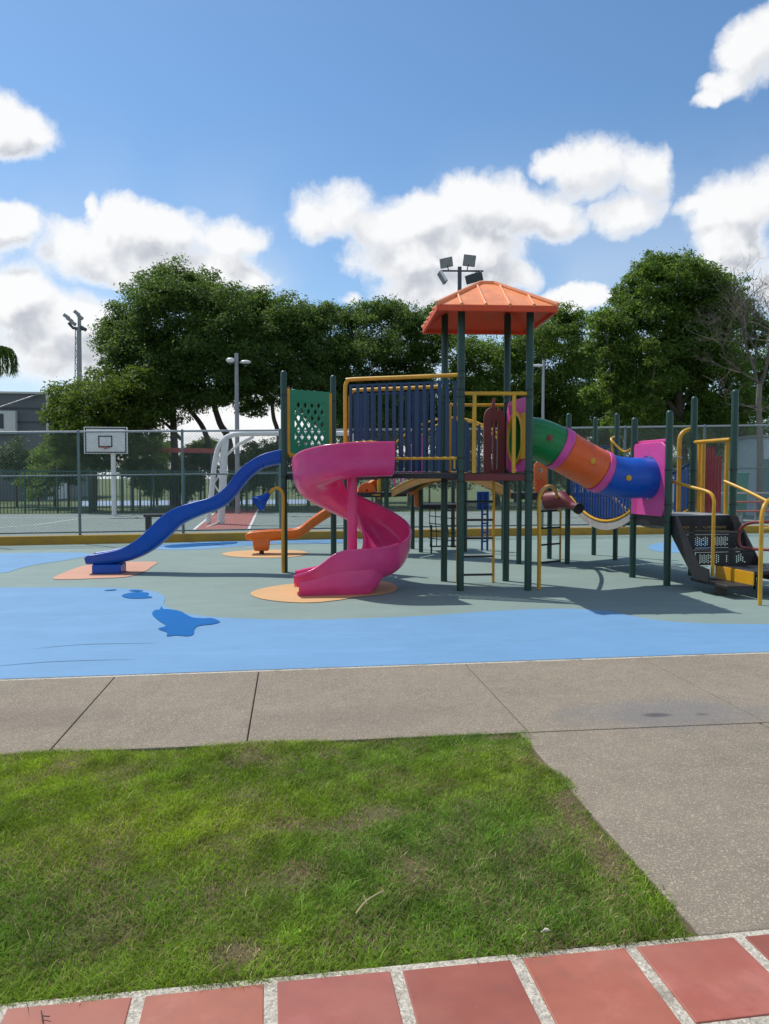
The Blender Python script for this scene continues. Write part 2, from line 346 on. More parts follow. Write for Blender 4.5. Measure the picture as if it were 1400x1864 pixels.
class MB:
    def __init__(s): s.v = []; s.f = []
    def add(s, vs, fs):
        o = len(s.v); s.v += [tuple(v) for v in vs]; s.f += [tuple(i + o for i in f) for f in fs]; return s
    def box(s, c, size, rz=0, M=None):
        hx, hy, hz = (x / 2 for x in size)
        m = M if M is not None else Matrix.Rotation(rz, 3, 'Z')
        vs = [Vector(c) + m @ Vector((x * hx, y * hy, z * hz)) for x in (-1, 1) for y in (-1, 1) for z in (-1, 1)]
        return s.add(vs, [(0, 1, 3, 2), (4, 6, 7, 5), (0, 4, 5, 1), (2, 3, 7, 6), (0, 2, 6, 4), (1, 5, 7, 3)])
    def beam(s, a, b, w, h):
        a, b = Vector(a), Vector(b); d = b - a; L = d.length; x = d.normalized()
        up = Vector((0, 0, 1)) if abs(x.z) < .95 else Vector((0, 1, 0))
        y = up.cross(x).normalized(); z = x.cross(y)
        return s.box((a + b) / 2, (L, w, h), M=Matrix((x, y, z)).transposed())
    def tube(s, pts, r, n=10, cap=True):
        P = [Vector(p) for p in pts]; m = len(P); rs = r if isinstance(r, (list, tuple)) else [r] * m
        T = [(P[min(i + 1, m - 1)] - P[max(i - 1, 0)]).normalized() for i in range(m)]
        up = Vector((0, 0, 1)) if abs(T[0].z) < .9 else Vector((1, 0, 0))
        nrm = (up - T[0] * up.dot(T[0])).normalized(); vs = []; fs = []
        for i in range(m):
            nrm = (nrm - T[i] * nrm.dot(T[i])).normalized(); bi = T[i].cross(nrm)
            for k in range(n):
                a = 2 * math.pi * k / n; vs.append(P[i] + (nrm * math.cos(a) + bi * math.sin(a)) * rs[i])
        for i in range(m - 1):
            for k in range(n):
                fs.append((i * n + k, i * n + (k + 1) % n, (i + 1) * n + (k + 1) % n, (i + 1) * n + k))
        if cap:
            fs.append(tuple(range(n))[::-1]); fs.append(tuple((m - 1) * n + k for k in range(n)))
        return s.add(vs, fs)
    def post(s, x, y, z0, z1, r, n=16, dome=True):
        pts = [(x, y, z0), (x, y, z1 - r * .9)]; rs = [r, r]
        if dome:
            for a in (25, 50, 72, 85): pts.append((x, y, z1 - r * .9 + r * .9 * math.sin(R(a)))); rs.append(r * math.cos(R(a)))
        return s.tube(pts, rs, n)
    def prism(s, poly, z0, z1):
        n = len(poly); A = sum(poly[i][0] * poly[(i + 1) % n][1] - poly[(i + 1) % n][0] * poly[i][1] for i in range(n))
        p = list(poly) if A > 0 else list(poly)[::-1]
        vs = [(q[0], q[1], z0) for q in p] + [(q[0], q[1], z1) for q in p]
        fs = [tuple(range(n))[::-1], tuple(range(n, 2 * n))] + [(i, (i + 1) % n, n + (i + 1) % n, n + i) for i in range(n)]
        return s.add(vs, fs)
    def sheet(s, poly, z):
        n = len(poly); A = sum(poly[i][0] * poly[(i + 1) % n][1] - poly[(i + 1) % n][0] * poly[i][1] for i in range(n))
        p = list(poly) if A > 0 else list(poly)[::-1]
        return s.add([(q[0], q[1], z) for q in p], [tuple(range(n))])
    def rings(s, rings, closed_profile=True, cap=True):
        n = len(rings[0]); vs = [p for r_ in rings for p in r_]; fs = []
        for i in range(len(rings) - 1):
            for k in range(n if closed_profile else n - 1):
                fs.append((i * n + k, i * n + (k + 1) % n, (i + 1) * n + (k + 1) % n, (i + 1) * n + k))
        if cap and closed_profile:
            fs.append(tuple(range(n))[::-1]); fs.append(tuple((len(rings) - 1) * n + k for k in range(n)))
        return s.add(vs, fs)
    def build(s, name, mat, parent=None, bevel=0, smooth=35, label=None):
        org = ORG.get(parent, Vector((0, 0, 0))) if parent is not None else Vector((0, 0, 0))
        me = bpy.data.meshes.new(name)
        me.from_pydata([tuple(Vector(v) - org) for v in s.v], [], s.f); me.update()
        import bmesh
        bm = bmesh.new(); bm.from_mesh(me); bmesh.ops.recalc_face_normals(bm, faces=bm.faces[:]); bm.to_mesh(me); bm.free()
        if smooth:
            me.polygons.foreach_set('use_smooth', [True] * len(me.polygons)); me.set_sharp_from_angle(angle=R(smooth))
        me.materials.append(mat)
        o = bpy.data.objects.new(name, me); link(o, parent); ORG[o] = org
        if bevel:
            b = o.modifiers.new('bevel', 'BEVEL'); b.width = bevel; b.segments = 2; b.limit_method = 'ANGLE'; b.angle_limit = R(40)
        if label: o['label'] = label
        return o
def struct(o): o['kind'] = 'structure'; return o
def raw_mesh(name, verts, loops, nper, mat, parent=None, attrs=None, smooth=False):
    """numpy mesh: verts (n,3), loops flat, nper = verts per face (list or int)"""
    org = np.array(ORG.get(parent, Vector((0, 0, 0)))) if parent is not None else np.zeros(3)
    me = bpy.data.meshes.new(name); me.vertices.add(len(verts)); me.vertices.foreach_set('co', (verts - org).astype(np.float32).ravel())
    tot = np.asarray(nper, dtype=np.int32); start = np.concatenate(([0], np.cumsum(tot)[:-1])).astype(np.int32)
    me.loops.add(len(loops)); me.loops.foreach_set('vertex_index', np.asarray(loops, dtype=np.int32))
    me.polygons.add(len(tot)); me.polygons.foreach_set('loop_start', start); me.polygons.foreach_set('loop_total', tot)
    me.update(calc_edges=True)
    for nm, (typ, arr) in (attrs or {}).items():
        a = me.attributes.new(nm, typ, 'POINT'); a.data.foreach_set('color' if typ == 'FLOAT_COLOR' else 'value', arr.astype(np.float32).ravel())
    me.materials.append(mat)
    o = bpy.data.objects.new(name, me); link(o, parent); ORG[o] = Vector(org)
    return o

# ------------------------------------------------------------------ the setting: ground, surfaces, paths
b = MB(); b.sheet([(-700, -60), (700, -60), (700, 1500), (-700, 1500)], -.07)
struct(b.build('ground', ground_m, smooth=0))
def curbY(x): return 19.7 + .115 * (x + 0.0) if x < 6 else 20.39 + .02 * (x - 6)
def edgeY(x): return 6.33 + .021 * x
# rubber playground floor
rub_poly = [(-14, edgeY(-14)), (16, edgeY(16)), (16, curbY(16) + .03), (6, curbY(6) + .03), (-14, curbY(-14) + .03)]
b = MB(); b.prism(rub_poly, -.06, -.004); struct(b.build('playground_floor', rub_green, smooth=0))
def px_poly(pts, n=6): return [(p.x, p.y) for p in catmull([G(*q) for q in pts], n, True)]
band = [(-14, 8.5), (-9, 8.55), (-7, 8.6)] + [tuple(G(x, y).xy) for x, y in
        [(-60,1069),(0,1069),(150,1069),(230,1071),(278,1076),(300,1087),(299,1101),(330,1114),(380,1122),(450,1126),(560,1128),(700,1124),(800,1119),(900,1112),(1000,1108),(1060,1109),(1110,1113),(1160,1123),(1220,1131),(1300,1135),(1400,1136),(1520,1134)]] + [(10, 8.4), (16, 8.7)]
band = [(p.x, p.y) for p in catmull([Vector((*p, 0)) for p in band], 6)]
b = MB(); b.sheet(band + [(16, edgeY(16) + .02), (-14, edgeY(-14) + .02)], 0.0); struct(b.build('blue_path', rub_blue, smooth=0))
def patch(name, pts, mat, z, label=None, n=6):
    b = MB(); b.sheet(px_poly(pts, n), z); o = struct(b.build(name, mat, smooth=0)); return o
patch('blue_floor', [(-160,1006),(0,1007),(70,1006),(150,1006),(165,1010),(130,1018),(70,1027),(30,1036),(0,1043),(-160,1052)], rub_blue, 0.0)
patch('blue_floor', [(268,996),(300,990),(350,987),(420,984),(520,981),(640,977),(650,984),(600,989),(520,989),(440,994),(380,999),(330,1001),(285,1000)], rub_blue, 0.0)
patch('blue_floor', [(1180,997),(1190,990),(1230,985),(1290,984),(1300,994),(1270,1003),(1225,1006),(1195,1003)], rub_blue, 0.0)
patch('slide_pad', [(97,1052),(120,1041),(152,1030),(190,1025),(225,1023),(284,1023),(276,1032),(262,1041),(232,1050),(180,1053),(112,1055)], rub_salmon, .004)
patch('slide_pad', [(456,1081),(475,1072),(530,1063),(620,1058),(690,1057),(716,1063),(724,1071),(715,1078),(690,1083),(650,1087),(620,1092),(570,1097),(520,1096),(475,1090)], rub_peach, .004)
patch('slide_pad', [(404,1009),(425,1004),(480,1001),(540,1002),(560,1007),(540,1013),(490,1015.5),(430,1014)], rub_peach, .004)
def wz(pts): return [(x / 3.111, 980 + y / 3.111) for x, y in pts]
patch('wet_floor', wz([(862,432),(878,408),(905,404),(915,385),(925,402),(955,403),(1020,414),(1062,437),(1092,450),(1150,455),(1200,454),(1246,474),(1205,488),(1130,497),(1102,515),(1096,545),(1060,556),(1000,551),(945,556),(946,535),(896,514),(940,497),(902,470)]), rub_wet, .006, n=4)
patch('wet_floor', wz([(690,325),(730,311),(790,306),(842,311),(836,324),(862,336),(800,342),(722,340)]), rub_wet, .006, n=4)
patch('wet_floor', wz([(590,296),(640,290),(662,293),(622,298)]), rub_wet, .006, n=3)
patch('wet_floor', wz([(730,297),(770,292),(812,298),(770,304)]), rub_wet, .006, n=3)
patch('wet_floor', [(300,994),(335,990.5),(390,988),(430,986.5),(425,990),(380,993),(340,996),(310,997)], rub_wet, .006, n=4)
seam = rubber('rubber seam', (.10, .215, .36)); b = MB()
for pts in (((60,1181),(160,1173),(285,1171)), ((-40,1216),(90,1205),(250,1200))):
    P = catmull([G(*p) for p in pts], 8); vs = []
    for i, p in enumerate(P): w = .006 * math.sin(math.pi * (i + .3) / (len(P) - .4)) + .001; vs += [(p.x, p.y - w, .0025), (p.x, p.y + w, .0025)]
    b.add(vs, [(2 * i, 2 * i + 2, 2 * i + 3, 2 * i + 1) for i in range(len(P) - 1)])
struct(b.build('floor_seams', seam, smooth=0))
# pale edging strip and concrete slabs
b = MB()
b.prism([(-14, edgeY(-14) - .05), (16, edgeY(16) - .05), (16, edgeY(16) - .002), (-14, edgeY(-14) - .002)], -.06, .003)
struct(b.build('edging_strip', granite, smooth=0, bevel=.004))
xs = [-14, -11.6, -9.2, -6.9, -4.7, -2.95, -1.415, -.275, 1.475, 3.08, 4.85, 6.6, 9, 12, 16]
g2 = .003
b = MB()
for x0, x1 in zip(xs[:-1], xs[1:]):
    s1 = .02
    b.prism([(x0 + g2, 4.555 + (.0 if x1 > 1.5 else 0)), (x1 - g2, 4.555), (x1 - g2, edgeY(x1) - .056), (x0 + g2, edgeY(x0) - .056)], -.07, .004)
for x0, x1 in ((1.41, 3.02), (3.032, 6.6), (6.612, 9), (9.012, 16)):
    b.prism([(x0, 2.385 + .028 * x0), (x1, 2.385 + .028 * x1), (x1, 4.545), (x0, 4.545)], -.07, .0045)
struct(b.build('pavement', conc, smooth=0, bevel=.008))
b = MB(); b.sheet([(-14, 2.45), (16, 2.45), (16, 6.33), (-14, 6.1)], -.035); struct(b.build('pavement_bed', paint('joint dirt', (.15, .12, .09), .95), smooth=0))
# terracotta tile walk in a white granite grout bed
TA = math.atan(.028)
def TP(u, v): return (u * math.cos(TA) - v * math.sin(TA), 2.352 + u * math.sin(TA) + v * math.cos(TA))
b = MB(); b.prism([TP(-14, -4.5), TP(16, -4.5), TP(16, .030), TP(-14, .030)], -.07, .004); struct(b.build('path_bed', granite, smooth=0))
tv = MB(); tones = []
for j in range(9):
    for i in range(-34, 38):
        x0 = -.052 + i * .402; y1 = -j * .402; x1 = x0 + .362; y0 = y1 - .362; e = lambda: random.uniform(-.0022, .0022)
        tv.prism([TP(x0 + e(), y0 + e()), TP(x1 + e(), y0 + e()), TP(x1 + e(), y1 + e()), TP(x0 + e(), y1 + e())], -.02, .0085 + random.uniform(-.001, .0015))
        t = .80 + .30 * random.random(); tones += [(t, t * random.uniform(.90, 1.08), t * random.uniform(.86, 1.12), 1)] * 8
o = tv.build('tiled_path', tile_m, smooth=0, bevel=.004); struct(o)
a = o.data.attributes.new('tone', 'FLOAT_COLOR', 'POINT'); a.data.foreach_set('color', np.array(tones, dtype=np.float32).ravel())
# lawn: soil sheet and grass blades
b = MB(); n = 60; vs = []; fs = []
for j in range(31):
    for i in range(101):
        x = -9 + 10.405 * i / 100; y = (2.384 + .028 * x) + (2.17 - .028 * x) * j / 30
        vs.append((x, y, -.008 + .010 * math.sin(x * 5 + 1.3 * math.sin(y * 4)) * math.cos(y * 6.3 + x) + .006 * math.sin(13 * x + 2) * math.sin(11 * y)))
for j in range(30):
    for i in range(100): k = j * 101 + i; fs.append((k, k + 1, k + 102, k + 101))
b.add(vs, fs); struct(b.build('lawn_soil', soil_m))
def fnoise(x, y, s, seed):
    r = np.random.default_rng(seed); v = np.zeros_like(x)
    for k in range(10):
        a = r.uniform(0, 6.28); f = s * r.uniform(.6, 2.2); v += np.sin((x * np.cos(a) + y * np.sin(a)) * f + r.uniform(0, 6.28))
    return v / 3.2
def grass(n_blades):
    x = np.where(rng.random(n_blades) < .9, rng.uniform(-2.7, 1.47, n_blades), rng.uniform(-6, -2.7, n_blades))
    y = rng.uniform(2.26, 4.575, n_blades)
    edge = 1.412 + .03 * fnoise(y, y * 0, 9, 3); front = 2.372 + .028 * x + .022 * fnoise(x, x * 0, 11, 4)
    # bare soil patches
    bare = np.zeros(n_blades)
    for px, py, rx, ry, w in ((428,1738,.09,.07,1.2),(600,1500,.22,.07,.55),(1062,1500,.06,.24,.75),(1045,1450,.06,.1,.45),(1110,1580,.06,.15,.5),(420,1610,.14,.08,.35),(700,1480,.2,.06,.35),(545,1590,.12,.1,.5),(915,1342,.12,.05,.8),(520,1500,.1,.05,.5),(780,1600,.12,.1,.4),(230,1700,.08,.08,.45),(1100,1560,.08,.12,.5)):
        c = G(px, py); bare += w * np.exp(-((x - c.x) / rx) ** 2 - ((y - c.y) / ry) ** 2)
    dens = .80 + .25 * fnoise(x, y, 7, 5) - bare
    keep = (x < edge) & (y > front) & (rng.random(n_blades) < np.clip(dens, .30, 1)); x = x[keep]; y = y[keep]; bare = bare[keep]; n = len(x)
    z0 = -.010 + .010 * np.sin(x * 5 + 1.3 * np.sin(y * 4)) * np.cos(y * 6.3 + x)
    tuft = np.clip(.5 + .5 * fnoise(x, y, 14, 8), 0, 1.3); nearf = np.clip((3.4 - y) / 1.0, 0, 1)
    h = (.010 + .011 * rng.random(n) + .014 * tuft * rng.random(n) + nearf * .011 * rng.random(n) ** 2) * np.clip(1 - bare * .4, .4, 1)
    long_ = rng.random(n) < .012 * (.3 + nearf); h = np.where(long_, h * rng.uniform(1.5, 2.3, n), h)
    ang = rng.uniform(0, 6.283, n); lean_a = rng.uniform(0, 6.283, n) ; lean = h * (.5 + 1.3 * rng.random(n))
    w = rng.uniform(.0011, .0022, n) * np.where(long_, 1.2, 1)
    sx = np.cos(ang) * w; sy = np.sin(ang) * w; lx = np.cos(lean_a) * lean; ly = np.sin(lean_a) * lean
    P = np.zeros((n, 5, 3))
    P[:, 0] = np.stack([x - sx, y - sy, z0 - .004], 1); P[:, 1] = np.stack([x + sx, y + sy, z0 - .004], 1)
    mx = x + lx * .35; my = y + ly * .35; mz = z0 + h * .62
    P[:, 2] = np.stack([mx + sx * .85, my + sy * .85, mz], 1); P[:, 3] = np.stack([mx - sx * .85, my - sy * .85, mz], 1)
    P[:, 4] = np.stack([x + lx, y + ly, z0 + h], 1)
    base = (np.arange(n) * 5)[:, None]
    loops = (base + np.array([0, 1, 2, 3, 3, 2, 4])[None]).ravel(); nper = np.tile([4, 3], n)
    g1 = np.array([.19, .325, .016]); g2_ = np.array([.39, .52, .032]); dry = np.array([.52, .43, .20]); blu = np.array([.15, .31, .045])
    t = np.clip(.45 + .35 * fnoise(x, y, 3.5, 11) + .25 * rng.standard_normal(n), 0, 1)[:, None]
    c = g1 * (1 - t) + g2_ * t
    tb = np.clip(.25 + .4 * fnoise(x, y, 2.2, 21), 0, .6)[:, None]; c = c * (1 - tb) + blu * tb
    pd = np.clip(.07 + .14 * fnoise(x, y, 5, 31) + .10 * fnoise(x, y, 17, 33) + bare * .75, .03, .92); td = (rng.random(n) < pd)[:, None]
    c = np.where(td, dry * rng.uniform(.55, 1.15, (n, 1)), c) * rng.uniform(.6, 1.3, (n, 1)) * (1 + .16 * fnoise(x, y, 21, 41) + .10 * fnoise(x, y, 9, 42))[:, None]
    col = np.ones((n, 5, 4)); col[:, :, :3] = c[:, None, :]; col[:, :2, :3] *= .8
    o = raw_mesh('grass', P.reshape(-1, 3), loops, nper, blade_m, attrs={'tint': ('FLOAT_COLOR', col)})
    return tag(o, 'short mown green lawn with brown worn spots before the pavement', 'grass', kind='stuff')
grass(420000)
# court beyond the fence
b = MB(); b.sheet([(-40, 20.0 - 2.6), (-14, curbY(-14) + .2), (6, curbY(6) + .2), (40, curbY(16) + .2), (40, 36), (-40, 36)], -.03); struct(b.build('court_floor', court_m, smooth=0))
court_line = paint('court line white', (.6, .61, .6), .8)
b = MB()
def strip(p, q, w, z=-.022):
    p = Vector(p); q = Vector(q); d = (q - p).normalized(); s = Vector((-d.y, d.x)) * w / 2
    b.sheet([(p + s)[:], (p - s)[:], (q - s)[:], (q + s)[:]], z)
k0, k1, k2, k3 = [G(*p, -.026).xy for p in ((352,965),(452,965),(470,927),(398,927))]
for p, q in (((k0), (k3)), (k1, k2), (k3, k2)): strip(p, q, .09)
strip(G(-40,962).xy, G(60,955).xy, .09); strip(G(60,955).xy, G(150,942).xy, .09); strip(G(-60,941).xy, G(420,941).xy, .09); strip(G(600,938).xy, G(1500,938).xy, .09)
strip(G(600,955).xy, G(760,938).xy, .09)
struct(b.build('court_markings', court_line, smooth=0))
b = MB(); b.sheet([k0[:], k1[:], k2[:], k3[:]], -.026); struct(b.build('court_key', paint('court red', (.30, .10, .085), .8), smooth=0))
b = MB(); q = [G(p[0], p[1], -.05).xy[:] for p in ((150,921),(560,917),(560,909),(150,912))]; b.sheet(q, -.05); struct(b.build('far_path', paint('pale blue floor', (.22, .30, .42), .8), smooth=0))

# ------------------------------------------------------------------ play structure
PS = thing('play_structure', (2.85, 11.2, 0), 'large colourful playground climber with slides, tube, bridges and orange roof', 'play structure')
A_ = Vector((-.12, 12.98)); B_ = Vector((.74, 13.45))
FL = Vector((2.38, 10.53)); FR = Vector((3.345, 10.44)); BL = Vector((2.345, 11.52)); BR = Vector((3.305, 11.43))
R1 = Vector((5.55, 10.65)); R2 = Vector((5.46, 11.61)); R3 = Vector((6.53, 11.72)); R4 = Vector((6.62, 10.72))
def up_post(p, z1, r=.052, mat=green_post):
    m = MB(); m.post(p[0], p[1], -.02, z1, r)
    o = m.build('support_post', mat, PS)
    return o
def collars(o, p, zs, r=.052):
    for z in zs: m = MB(); m.tube([(p[0], p[1], z - .012), (p[0], p[1], z + .012)], r + .006, 16); m.build('collar', black, o)
for p, z, cz in ((A_, 3.41, (1.62, 3.0)), (B_, 3.41, (1.62, 2.95))): collars(up_post(p, z), p, cz)
for p in (FL, FR, BL, BR):
    o = up_post(p, 4.12); collars(o, p, (1.55, 1.69, 2.74, 2.84) + ((3.0, 3.1, 1.88) if p is FL else ()))
for p, z in ((R1, 2.60), (R2, 2.57), (R3, 2.93), (R4, 2.93)): collars(up_post(p, z), p, (1.72, .95, 1.2))
far_posts = [((6.28, 14.12), 2.86), ((6.24, 15.08), 2.86), ((5.11, 13.59), 2.80), ((5.08, 14.5), 2.2), ((4.21, 13.7), 2.2), ((4.14, 14.48), 2.2),
             ((2.71, 16.87), 2.2), ((2.77, 16.1), 2.2), ((3.7, 17.16), 2.2), ((3.74, 16.1), 2.2), ((1.95, 15.55), 2.2), ((1.1, 15.5), 2.2)]
for p, z in far_posts: up_post(p, z, .048)
# roof
def make_roof():
    c = (FL + FR + BL + BR) / 4; ang = R(-3.2); h = .83; zf, ze, za = 3.86, 3.95, 4.425
    rot = Matrix.Rotation(ang, 2)
    def P(x, y, z): v = rot @ Vector((x, y)); return Vector((c.x + v.x, c.y + v.y, z))
    m = MB(); k = .10
    out_ = [P(-h, -h, ze), P(h, -h, ze), P(h, h, ze), P(-h, h, ze)]; fas = [P(-h - .01, -h - .01, zf), P(h + .01, -h - .01, zf), P(h + .01, h + .01, zf), P(-h - .01, h + .01, zf)]
    top = [P(-k, -k, za), P(k, -k, za), P(k, k, za), P(-k, k, za)]
    inn = [P(-h + .025, -h + .025, zf), P(h - .025, -h + .025, zf), P(h - .025, h - .025, zf), P(-h + .025, h - .025, zf)]
    inn2 = [P(-h + .03, -h + .03, ze - .02), P(h - .03, -h + .03, ze - .02), P(h - .03, h - .03, ze - .02), P(-h + .03, h - .03, ze - .02)]
    itop = [P(-k, -k, za - .06), P(k, -k, za - .06), P(k, k, za - .06), P(-k, k, za - .06)]
    vs = top + out_ + fas + inn + inn2 + itop; fs = [(0, 1, 2, 3)]
    for a, bb in ((0, 4), (4, 8), (8, 12), (12, 16), (16, 20)):
        for i in range(4): fs.append((a + i, a + (i + 1) % 4, bb + (i + 1) % 4, bb + i))
    fs.append((20, 21, 22, 23)); m.add(vs, fs)
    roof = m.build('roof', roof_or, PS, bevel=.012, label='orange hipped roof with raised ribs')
    roof.data.materials.append(roof_lit)      # top slopes painted paler as if sunlit; underside and fascia stay shade-dark
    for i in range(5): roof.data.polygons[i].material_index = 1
    rb = MB()
    for i in range(4):
        rb.tube([top[i] + Vector((0, 0, .005)), out_[i] + Vector((0, 0, .008))], [.03, .036], 8)
        rb.tube([top[i] + Vector((0, 0, .005)), top[(i + 1) % 4] + Vector((0, 0, .005))], .03, 8)
    rb.build('hip_rib', roof_lit, roof)
    for i in range(4):
        a0, a1 = out_[i], out_[(i + 1) % 4]; t0, t1 = top[i], top[(i + 1) % 4]
        for u in (.2, .4, .6, .8):
            e = a0.lerp(a1, u); mid = (a0 + a1) / 2; tm = (t0 + t1) / 2
            s = 1 - abs(u - .5) * 2
            # up the slope until the hip line is met
            f = min(1, (.5 - abs(u - .5)) / .42) if u not in (.4, .6) else .86
            top_p = a0.lerp(t0, f).lerp(a1.lerp(t1, f), (u - .5) * (1 if f < .5 else .8) / max(1 - f * .88, .12) * (1 - f * .88) + .5) if False else None
            # direction straight up-slope
            n_in = (tm - mid); q = e + n_in * f
            w = abs(u - .5) * (a1 - a0).length
            half = (a1 - a0).length / 2 * (1 - f) + k * f
            if w > half:
                f = max(0, ((a1 - a0).length / 2 - w) / ((a1 - a0).length / 2 - k)); q = e + n_in * f
            r2 = MB(); lift = Vector((0, 0, .008)); r2.tube([q + lift, e + lift, e + lift + (e - q).normalized() * .02], [.018, .024, .024], 8)
            r2.build('rib', roof_lit, roof)
make_roof()
# tower deck and front barrier
def deck(name, poly, z, th=.1, edge=darkred, top=black, lip=True):
    m = MB(); m.prism(poly, z - th, z - .012); d = m.build(name, edge, PS, bevel=.006)
    cx = sum(p[0] for p in poly) / len(poly); cy = sum(p[1] for p in poly) / len(poly)
    m = MB(); m.prism([(cx + (p[0] - cx) * .985, cy + (p[1] - cy) * .985) for p in poly], z - .009, z); m.build('deck_surface', top, d)
    return d
deck('deck', [tuple(p) for p in (FL, FR, BR, BL)], 1.67, .11)
def barrier(name, p, q, z0, z1, mat, ups=(), r=.026, mats=None):
    m = MB(); m.tube([(*p, z1), (*q, z1)], r, 12)
    o = m.build(name, mat, PS)
    for u in ups:
        v = Vector(p).lerp(Vector(q), u); m = MB(); m.tube([(*v, z0), (*v, z1)], r * 1.05, 10); m.build('upright', mat, o)
    return o
bo = Vector((0, -.0))
barrier('guard_rail', FL + Vector((.04, 0)), FR - Vector((.04, 0)), 1.67, 2.79, yellow, (.17, .80), .028)
# arched maroon panel hanging at the back of the tower
m = MB(); c = BL.lerp(BR, .62); Yc = c.y - .12
def arch_plate(x0, x1, z0, z1, y, th, slots=()):
    """flat plate with a round top, cut by upright slots"""
    xs_ = sorted([x0] + [s for sl in slots for s in sl] + [x1]); r = (x1 - x0) / 2; cx = (x0 + x1) / 2
    def top(x): return z1 - r + math.sqrt(max(r * r - (x - cx) ** 2, 0))
    for i in range(0, len(xs_) - 1, 2):
        a, bb = xs_[i], xs_[i + 1]; n = 6; X = [a + (bb - a) * k / n for k in range(n + 1)]
        poly = [(x, z0) for x in X] + [(x, top(x)) for x in X[::-1]]
        vs = [(x, y, z) for x, z in poly] + [(x, y + th, z) for x, z in poly]; N_ = len(poly)
        m.add(vs, [tuple(range(N_)), tuple(range(N_, 2 * N_))[::-1]] + [(k, (k + 1) % N_, N_ + (k + 1) % N_, N_ + k) for k in range(N_)])
    for s0, s1 in slots: m.box(((s0 + s1) / 2, y + th / 2, z0 + .03), (s1 - s0, th * .9, .06)); m.box(((s0 + s1) / 2, y + th / 2, top((s0 + s1) / 2) - .14), (s1 - s0 + .004, th * .9, .16))
xl = WY(881, 800, Yc).x; xr = WY(919, 800, Yc).x; w = xr - xl
arch_plate(xl, xr, 1.67, WY(900, 740, Yc).z, Yc, .05, ((xl + w * .36, xl + w * .45), (xl + w * .56, xl + w * .66)))
pan = m.build('arch_panel', maroon, PS, bevel=.006, label='maroon arched panel with two upright slots')
m = MB(); m.tube([(xl + w * .42, Yc + .02, WY(898, 742, Yc).z - .03), (xl + w * .5, Yc + .02, 2.82)], .026, 10); m.build('hanger', maroon, pan)
barrier('guard_rail', BL + Vector((.04, 0)), BR - Vector((.04, 0)), 1.67, 2.72, yellow, (.05,), .024)
# tube entrance panel on the tower's right side, and at the lower deck
def tube_panel(p, q, z0, z1, cz, r, mat, label, hy=.5):
    """upright plate from p to q with a round hole of radius r (fan of quads round the hole)"""
    p = Vector(p); q = Vector(q); d = (q - p); L = d.length; d.normalize(); nrm = Vector((-d.y, d.x))
    n = 32; cu = L * hy; outer = []; inner = []
    for k in range(n):
        a = 2 * math.pi * k / n; ca, sa = math.cos(a), math.sin(a)
        tu = (L - cu) / ca if ca > 1e-6 else (-cu / ca if ca < -1e-6 else 1e9)
        tz = (z1 - cz) / sa if sa > 1e-6 else ((z0 - cz) / sa if sa < -1e-6 else 1e9)
        t = min(tu, tz); outer.append((cu + ca * t, cz + sa * t)); inner.append((cu + ca * r, cz + sa * r))
    m = MB(); th = .02
    def W(u, z, s): v = p + d * u + nrm * s; return (v.x, v.y, z)
    vs = [W(u, z, th) for u, z in outer] + [W(u, z, th) for u, z in inner] + [W(u, z, -th) for u, z in inner] + [W(u, z, -th) for u, z in outer]
    fs = []
    for a in range(4):
        for k in range(n): fs.append((a * n + k, a * n + (k + 1) % n, ((a + 1) % 4) * n + (k + 1) % n, ((a + 1) % 4) * n + k))
    m.add(vs, fs); return m.build('entrance_panel', mat, PS, bevel=.008, label=label)
ep = tube_panel(FR + Vector((0, .06)), BR - Vector((0, .06)), 1.69, 2.76, 2.19, .34, pink_panel, 'pink panel holding the upper end of the tube')
m = MB()
for k in range(1): pass
ring_pts = [Vector((3.30, 10.93 + .36 * math.cos(a), 2.19 + .36 * math.sin(a))) for a in [2 * math.pi * i / 32 for i in range(33)]]
m.tube(ring_pts, .035, 8, cap=False); m.build('yellow_ring', yellow_pl, ep)
m = MB(); m.box((3.295, 10.56, 2.2), (.02, .20, .66)); m.build('yellow_stripe', yellow_pl, ep, bevel=.006)
lp = tube_panel(R1 + Vector((-.01, .06)), R2 + Vector((-.01, -.0)), 1.02, 2.14, 1.60, .335, pink_panel, 'pink panel holding the lower end of the tube', .52)
m = MB(); m.prism([(5.40, 11.56), (5.47, 11.40), (5.5, 11.42), (5.44, 11.58)], 1.03, 1.35); m.build('flange', pink_panel, lp)
m = MB(); m.box((5.555, 11.13, 2.16), (.06, .9, .05), rz=R(5)); m.build('top_edge', pink_panel, lp, bevel=.01)
# crawl tube
ctr = catmull([(3.30, 10.94, 2.20), (3.62, 10.95, 2.175), (3.92, 10.97, 2.07), (4.2, 10.99, 1.92), (4.45, 11.02, 1.795), (4.70, 11.06, 1.68), (4.95, 11.09, 1.615), (5.22, 11.11, 1.60), (5.56, 11.13, 1.60)], 10)
TL = len(ctr)
def tube_piece(i0, i1, r0, mat, name, parent, flare=0, inner=True, label=None):
    seg = ctr[i0:i1 + 1]; m = MB(); rs = [r0] * len(seg)
    if flare:
        rs = [r0 + flare * (abs(2 * k / (len(seg) - 1) - 1) ** 6) for k in range(len(seg))]
    m.tube(seg, rs, 36, cap=False)
    o = m.build(name, mat, parent, smooth=50, label=label); s = o.modifiers.new('wall', 'SOLIDIFY'); s.thickness = .015; s.offset = -1
    return o
ct = tube_piece(0, 21, .315, tube_gr, 'crawl_tube', PS, label='green, orange and blue crawl tube sloping between two decks')
tube_piece(24, 46, .318, tube_or, 'tube_section', ct, label='orange section of the tube')
tube_piece(49, 80, .315, blue, 'tube_section', ct, label='blue section of the tube')
tube_piece(20, 24, .330, pink_panel, 'flange_ring', ct); tube_piece(46, 50, .330, pink_panel, 'flange_ring', ct)
